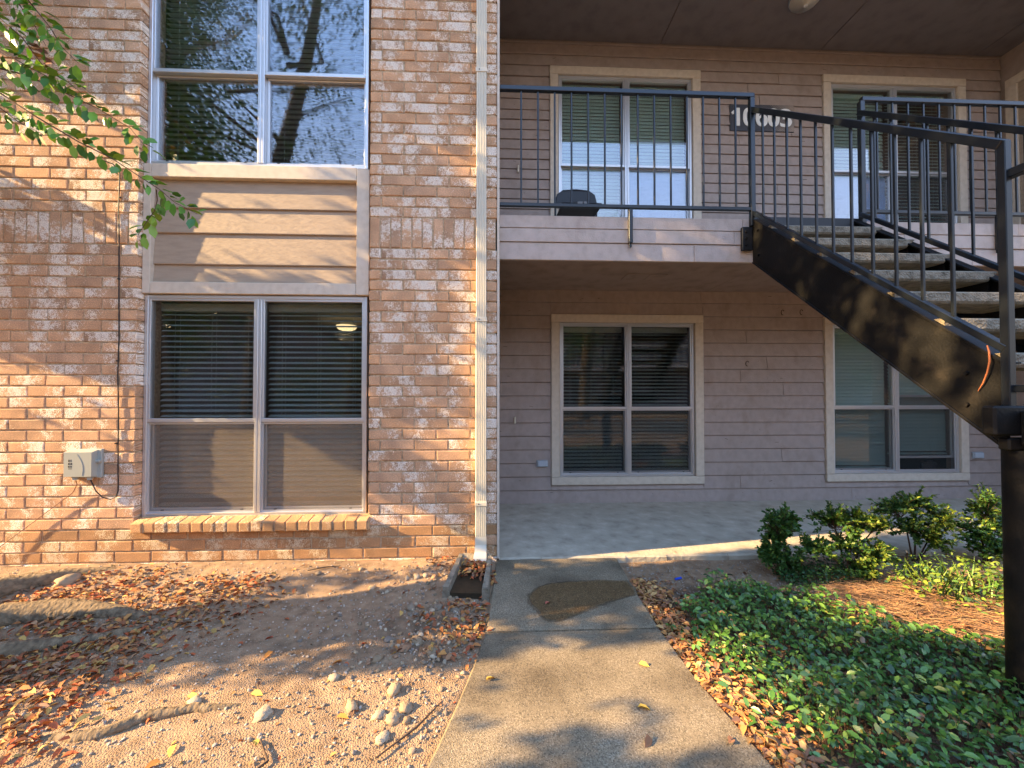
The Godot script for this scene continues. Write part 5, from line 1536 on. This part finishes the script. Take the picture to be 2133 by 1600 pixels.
func big_tree() -> void:
	var t := thing("shade_tree", "old shade tree at the left edge, roots in the dirt, leafy twigs before the brick", "tree", Vector3(-3.75, 0, -1.9))
	var b := MB.new()
	var trunk := [Vector3(-3.75, -0.3, -1.88), Vector3(-3.74, 0.05, -1.88), Vector3(-3.72, 0.35, -1.88), Vector3(-3.75, 1.2, -1.9), Vector3(-3.8, 2.4, -1.975), Vector3(-3.95, 3.7, -1.95), Vector3(-4.35, 5.4, -1.85), Vector3(-4.7, 8.0, -0.8), Vector3(-4.9, 10.5, -0.3)]
	b.tube(trunk, [0.44, 0.37, 0.29, 0.265, 0.245, 0.22, 0.16, 0.10, 0.04], 18, 0.05, R)
	put("trunk", b, M.bark, t)
	var limbs := [[[Vector3(-3.95, 3.6, -1.95), Vector3(-4.7, 4.8, -2.15), Vector3(-5.6, 5.4, -2.4), Vector3(-6.4, 6.0, -2.6)], 0.11], [[Vector3(-4.05, 4.1, -1.92), Vector3(-4.7, 5.5, -1.0), Vector3(-5.0, 6.8, 0.4), Vector3(-5.2, 8.0, 1.6), Vector3(-5.3, 9.4, 2.6)], 0.13], [[Vector3(-4.35, 5.4, -1.85), Vector3(-5.2, 7.2, -1.7), Vector3(-5.9, 8.6, -1.7)], 0.09], [[Vector3(-3.95, 3.7, -1.95), Vector3(-5.0, 4.5, -1.7), Vector3(-6.2, 4.9, -1.0)], 0.08], [[Vector3(-4.6, 6.4, -1.2), Vector3(-4.4, 7.8, 0.0), Vector3(-4.6, 9.0, 1.2)], 0.08]]
	for l in limbs:
		b = MB.new()
		var rad := []
		for i in l[0].size(): rad.append(l[1] * (1.0 - 0.8 * i / (l[0].size() - 1)))
		b.tube(l[0], rad, 9, 0.05, R)
		put("limb", b, M.bark, t)
	# roots that run out over the dirt
	var roots := [
		[[Vector3(-3.6, 0.12, -2.05), Vector3(-3.3, 0.06, -2.5), Vector3(-3.12, 0.03, -2.68), Vector3(-2.97, 0.025, -2.83), Vector3(-2.84, 0.015, -2.93), Vector3(-2.68, 0.005, -2.98), Vector3(-2.5, -0.02, -3.0)], [0.16, 0.10, 0.075, 0.055, 0.042, 0.03, 0.015]],
		[[Vector3(-3.5, 0.12, -1.95), Vector3(-3.1, 0.05, -2.2), Vector3(-2.85, 0.02, -2.33), Vector3(-2.66, 0.012, -2.42), Vector3(-2.45, 0.01, -2.455), Vector3(-2.2, 0.0, -2.44), Vector3(-1.98, -0.006, -2.39), Vector3(-1.7, -0.015, -2.33)], [0.16, 0.10, 0.075, 0.062, 0.055, 0.04, 0.026, 0.012]],
		[[Vector3(-3.5, 0.1, -1.9), Vector3(-3.0, 0.03, -2.02), Vector3(-2.6, 0.0, -2.06), Vector3(-2.3, -0.004, -2.14), Vector3(-2.08, -0.006, -2.2), Vector3(-1.85, -0.012, -2.31), Vector3(-1.55, -0.014, -2.36)], [0.14, 0.07, 0.045, 0.035, 0.026, 0.02, 0.01]],
		[[Vector3(-3.5, 0.1, -1.8), Vector3(-2.8, 0.0, -1.72), Vector3(-2.2, -0.02, -1.66), Vector3(-1.75, -0.03, -1.6), Vector3(-1.48, -0.008, -1.6), Vector3(-1.38, 0.0, -1.66), Vector3(-1.26, -0.002, -1.69), Vector3(-1.14, -0.004, -1.705), Vector3(-1.0, -0.02, -1.72)], [0.12, 0.05, 0.03, 0.024, 0.02, 0.02, 0.018, 0.016, 0.008]],
	]
	for l in roots:
		b = MB.new()
		var pts := []; var rad := []
		for i in l[0].size() - 1:
			for s in 5:
				var p: Vector3 = l[0][i].cubic_interpolate(l[0][i + 1], l[0][maxi(i - 1, 0)], l[0][mini(i + 2, l[0].size() - 1)], s / 5.0)
				pts.append(p + Vector3(R.randf_range(-0.006, 0.006), R.randf_range(-0.003, 0.003), R.randf_range(-0.006, 0.006)))
				rad.append(lerpf(l[1][i], l[1][i + 1], s / 5.0) * R.randf_range(0.9, 1.1))
		b.tube(pts, rad, 18, 0.06, R)
		put("root", b, M.bark, t)
	# crown
	b = MB.new(); b.leaf(Vector3.ZERO, Vector3(0, 0, 1), Vector3.UP, 1.0, 0.6, 0.12, 0.15)
	var oval := b.mesh()
	var w := []; var k := []
	var cl := noise(91, 2.6, 2)
	var polys := []
	for g in GAPS: polys.append(PackedVector2Array(g))
	for i in 60000:
		var u := R.randf_range(-5.2, 14.0); var v := R.randf_range(-6.2, 5.6)
		var open := false
		for g in polys:
			for du in [0.0, -0.22, 0.22]:
				if Geometry2D.is_point_in_polygon(Vector2(u + du, v), g) or Geometry2D.is_point_in_polygon(Vector2(u, v + du * 0.16), g):
					open = true; break
		var n := cl.get_noise_2d(u * 0.164, v)
		if not open and n > (0.42 if u > 0.3 else 0.6): continue
		if open and u > 6.8 and v > -0.85 - 0.62 * (u - 6.95) and n < 0.02: open = false
		if open and R.randf() > 0.012: continue
		var jx := clampf(R.randfn(0.3, 0.8), -1.5, 2.4)
		var s := (u + 5.0 + jx) / 6.0
		if s < 0.22: s = R.randf_range(0.22, 0.5)
		var p := Vector3(u - 6.0 * s, v + 2.8 * s, ZB + s)
		if p.y < 1.9 or p.x > -3.45: continue
		for c in (3 if u < 0.4 and not open else 2):
			var pp := p + Vector3(R.randfn(0, 0.02), R.randfn(0, 0.03), R.randfn(0, 0.02))
			w.append(leaf_at(pp, Vector3(R.randfn(0, 0.8), 0.6, R.randfn(0, 0.8)).normalized(), R.randf_range(0.055, 0.085))); k.append(tint_of([Color(0.05, 0.11, 0.02), Color(0.07, 0.15, 0.03), Color(0.10, 0.17, 0.03)]))
	many("crown", oval, M.leaf, w, k, t)
	# hanging twigs with their leaves
	var lm := []
	for c in [Color(0.11, 0.25, 0.028), Color(0.16, 0.33, 0.035), Color(0.06, 0.155, 0.02), Color(0.24, 0.38, 0.04), Color(0.5, 0.28, 0.03), Color(0.20, 0.06, 0.03)]:
		b = MB.new(); b.col = c
		b.leaf(Vector3.ZERO, Vector3(0, 0, 1), Vector3.UP, 1.0, R.randf_range(0.56, 0.66), 0.1, R.randf_range(0.05, 0.3))
		lm.append(b.mesh())
	for ti in TWIGS.size():
		var tw: Array = TWIGS[ti]
		b = MB.new()
		var rad := []
		for i in tw.size(): rad.append(lerpf(0.006 if ti != 1 else 0.003, 0.0013, float(i) / (tw.size() - 1)))
		b.tube(tw, rad, 6)
		var node := put("hanging_twig", b, M.twig, t)
		for i in range(1, tw.size() - 1):
			if tw[i].x < -3.3: continue
			var a: Vector3 = tw[i]; var c: Vector3 = tw[i + 1]
			var len2 := a.distance_to(c)
			var cnt := maxi(3, int(len2 / 0.0135))
			for j in cnt:
				var p := a.lerp(c, (j + R.randf()) / cnt)
				var d := (c - a).normalized()
				var sd := Vector3(-d.y, d.x, 0.0) * (1.0 if j % 2 == 0 else -1.0)
				var ld := (d * 0.5 + sd * R.randf_range(0.4, 1.0) + Vector3(0, -0.25, R.randfn(0, 0.5))).normalized()
				var off := ld * R.randf_range(0.0, 0.05)
				var nn := Vector3(R.randfn(0, 0.5), 0.7, R.randfn(0.5, 0.6)).normalized()
				var q := R.randf()
				var m: Mesh = lm[0] if q < 0.33 else lm[1] if q < 0.62 else lm[2] if q < 0.84 else lm[3] if q < 0.975 else lm[4]
				if ti == 4 and i == 4 and j % 2 == 0: m = lm[5]
				var x := nn.cross(ld).normalized()
				nn = ld.cross(x)
				inst("leaf", m, M.leaf, node, p + off, Basis(x, nn, ld).scaled_local(Vector3.ONE * R.randf_range(0.05, 0.08)))

# ---------------------------------------------------------------- what the panes mirror
func behind() -> void:
	var b := MB.new(); b.leaf(Vector3.ZERO, Vector3(0, 0, 1), Vector3.UP, 1.0, 0.6, 0.12, 0.15)
	var oval := b.mesh()
	# foot, height, lean, crown: lowest, clumps, spread, leaves per clump, label
	for q in [
		[Vector3(-6.9, 0, 5.6), 15.0, 1.6, 0.46, 34, 2.2, 95, "leaning tree across the yard, mirrored in the upper brick wall window"],
		[Vector3(-10.2, 0, 6.6), 16.0, 0.3, 0.05, 110, 2.3, 230, "tall dense tree across the yard, mirrored in the left panes"],
		[Vector3(-5.4, 0, 9.0), 6.0, 0.3, 0.08, 60, 1.8, 200, "low bushy tree across the yard, mirrored in the ground floor window of the brick wall"],
		[Vector3(4.4, 0, 10.0), 9.0, 0.8, 0.3, 40, 2.0, 190, "round tree across the yard, mirrored in the porch windows"],
		[Vector3(15.5, 0, 9.0), 9.0, 0.4, 0.1, 70, 3.0, 220, "wide tree across the yard, mirrored in the windows by the stair"]]:
		var p: Vector3 = q[0]; var h: float = q[1]; var ln: float = q[2]
		var t := thing("yard_tree", q[7], "tree", p)
		b = MB.new()
		b.tube([p, p + Vector3(ln * 0.1, h * 0.25, 0), p + Vector3(ln * 0.3, h * 0.5, 0), p + Vector3(ln * 0.8, h * 0.75, 0.2), p + Vector3(ln * 1.2, h, 0.2)], [0.34, 0.29, 0.24, 0.15, 0.05], 10, 0.05, R)
		for i in 9:
			var s := p + Vector3(ln * 0.5, h * R.randf_range(0.4, 0.8), 0)
			b.tube([s, s + Vector3(R.randfn(0, 1), 0.8, R.randfn(0, 1)), s + Vector3(R.randfn(0, 2), 1.8, R.randfn(0, 1.6))], [0.09, 0.06, 0.02], 6)
		put("trunk", b, M.bark_dark, t)
		var w := []; var k := []
		for i in int(q[4]):
			var fy := R.randf_range(q[3], 1.04)
			var c := p + Vector3(ln * fy + R.randfn(0, q[5] * 0.6), h * fy, R.randfn(0, q[5] * 0.5))
			for j in int(q[6] * 1.7):
				w.append(leaf_at(c + Vector3(R.randfn(0, 0.5), R.randfn(0, 0.32), R.randfn(0, 0.5)), up_tilt(0.7), R.randf_range(0.06, 0.12))); k.append(tint_of([Color(0.035, 0.075, 0.018), Color(0.05, 0.11, 0.025)]))
		many("crown", oval, M.leaf, w, k, t)
	# block across the yard
	var o := thing("opposite_building", "pale two storey building across the yard, mirrored in the porch windows", "building", Vector3(4, 0, 17))
	b = MB.new()
	b.span(Vector3(-34, 0, 17), Vector3(28, 6.0, 22))
	put("wall", b, M.ceil, o)
	b = MB.new()
	b.span(Vector3(-34.4, 6.002, 15.2), Vector3(28.4, 6.4, 22.4))
	put("roof", b, M.panel, o)
	b = MB.new(); b.span(Vector3(-7, 2.7, 15.6), Vector3(16, 2.95, 16.99)); put("balcony_slab", b, M.fascia, o)
	for i in 8:
		for y in [0.7, 3.7]:
			b = MB.new(); b.span(Vector3(-5.6 + i * 2.7, y, 16.95), Vector3(-4.1 + i * 2.7, y + 1.6, 16.999)); put("window", b, M.black, o)
	for i in 60:
		b = MB.new(); b.box(Vector3(-6.6 + i * 0.38, 3.5, 15.65), Vector3(0.04, 1.05, 0.04)); put("baluster", b, M.trim, o)
	b = MB.new(); b.span(Vector3(-7, 4.02, 15.62), Vector3(16, 4.1, 15.7)); put("top_rail", b, M.trim, o)
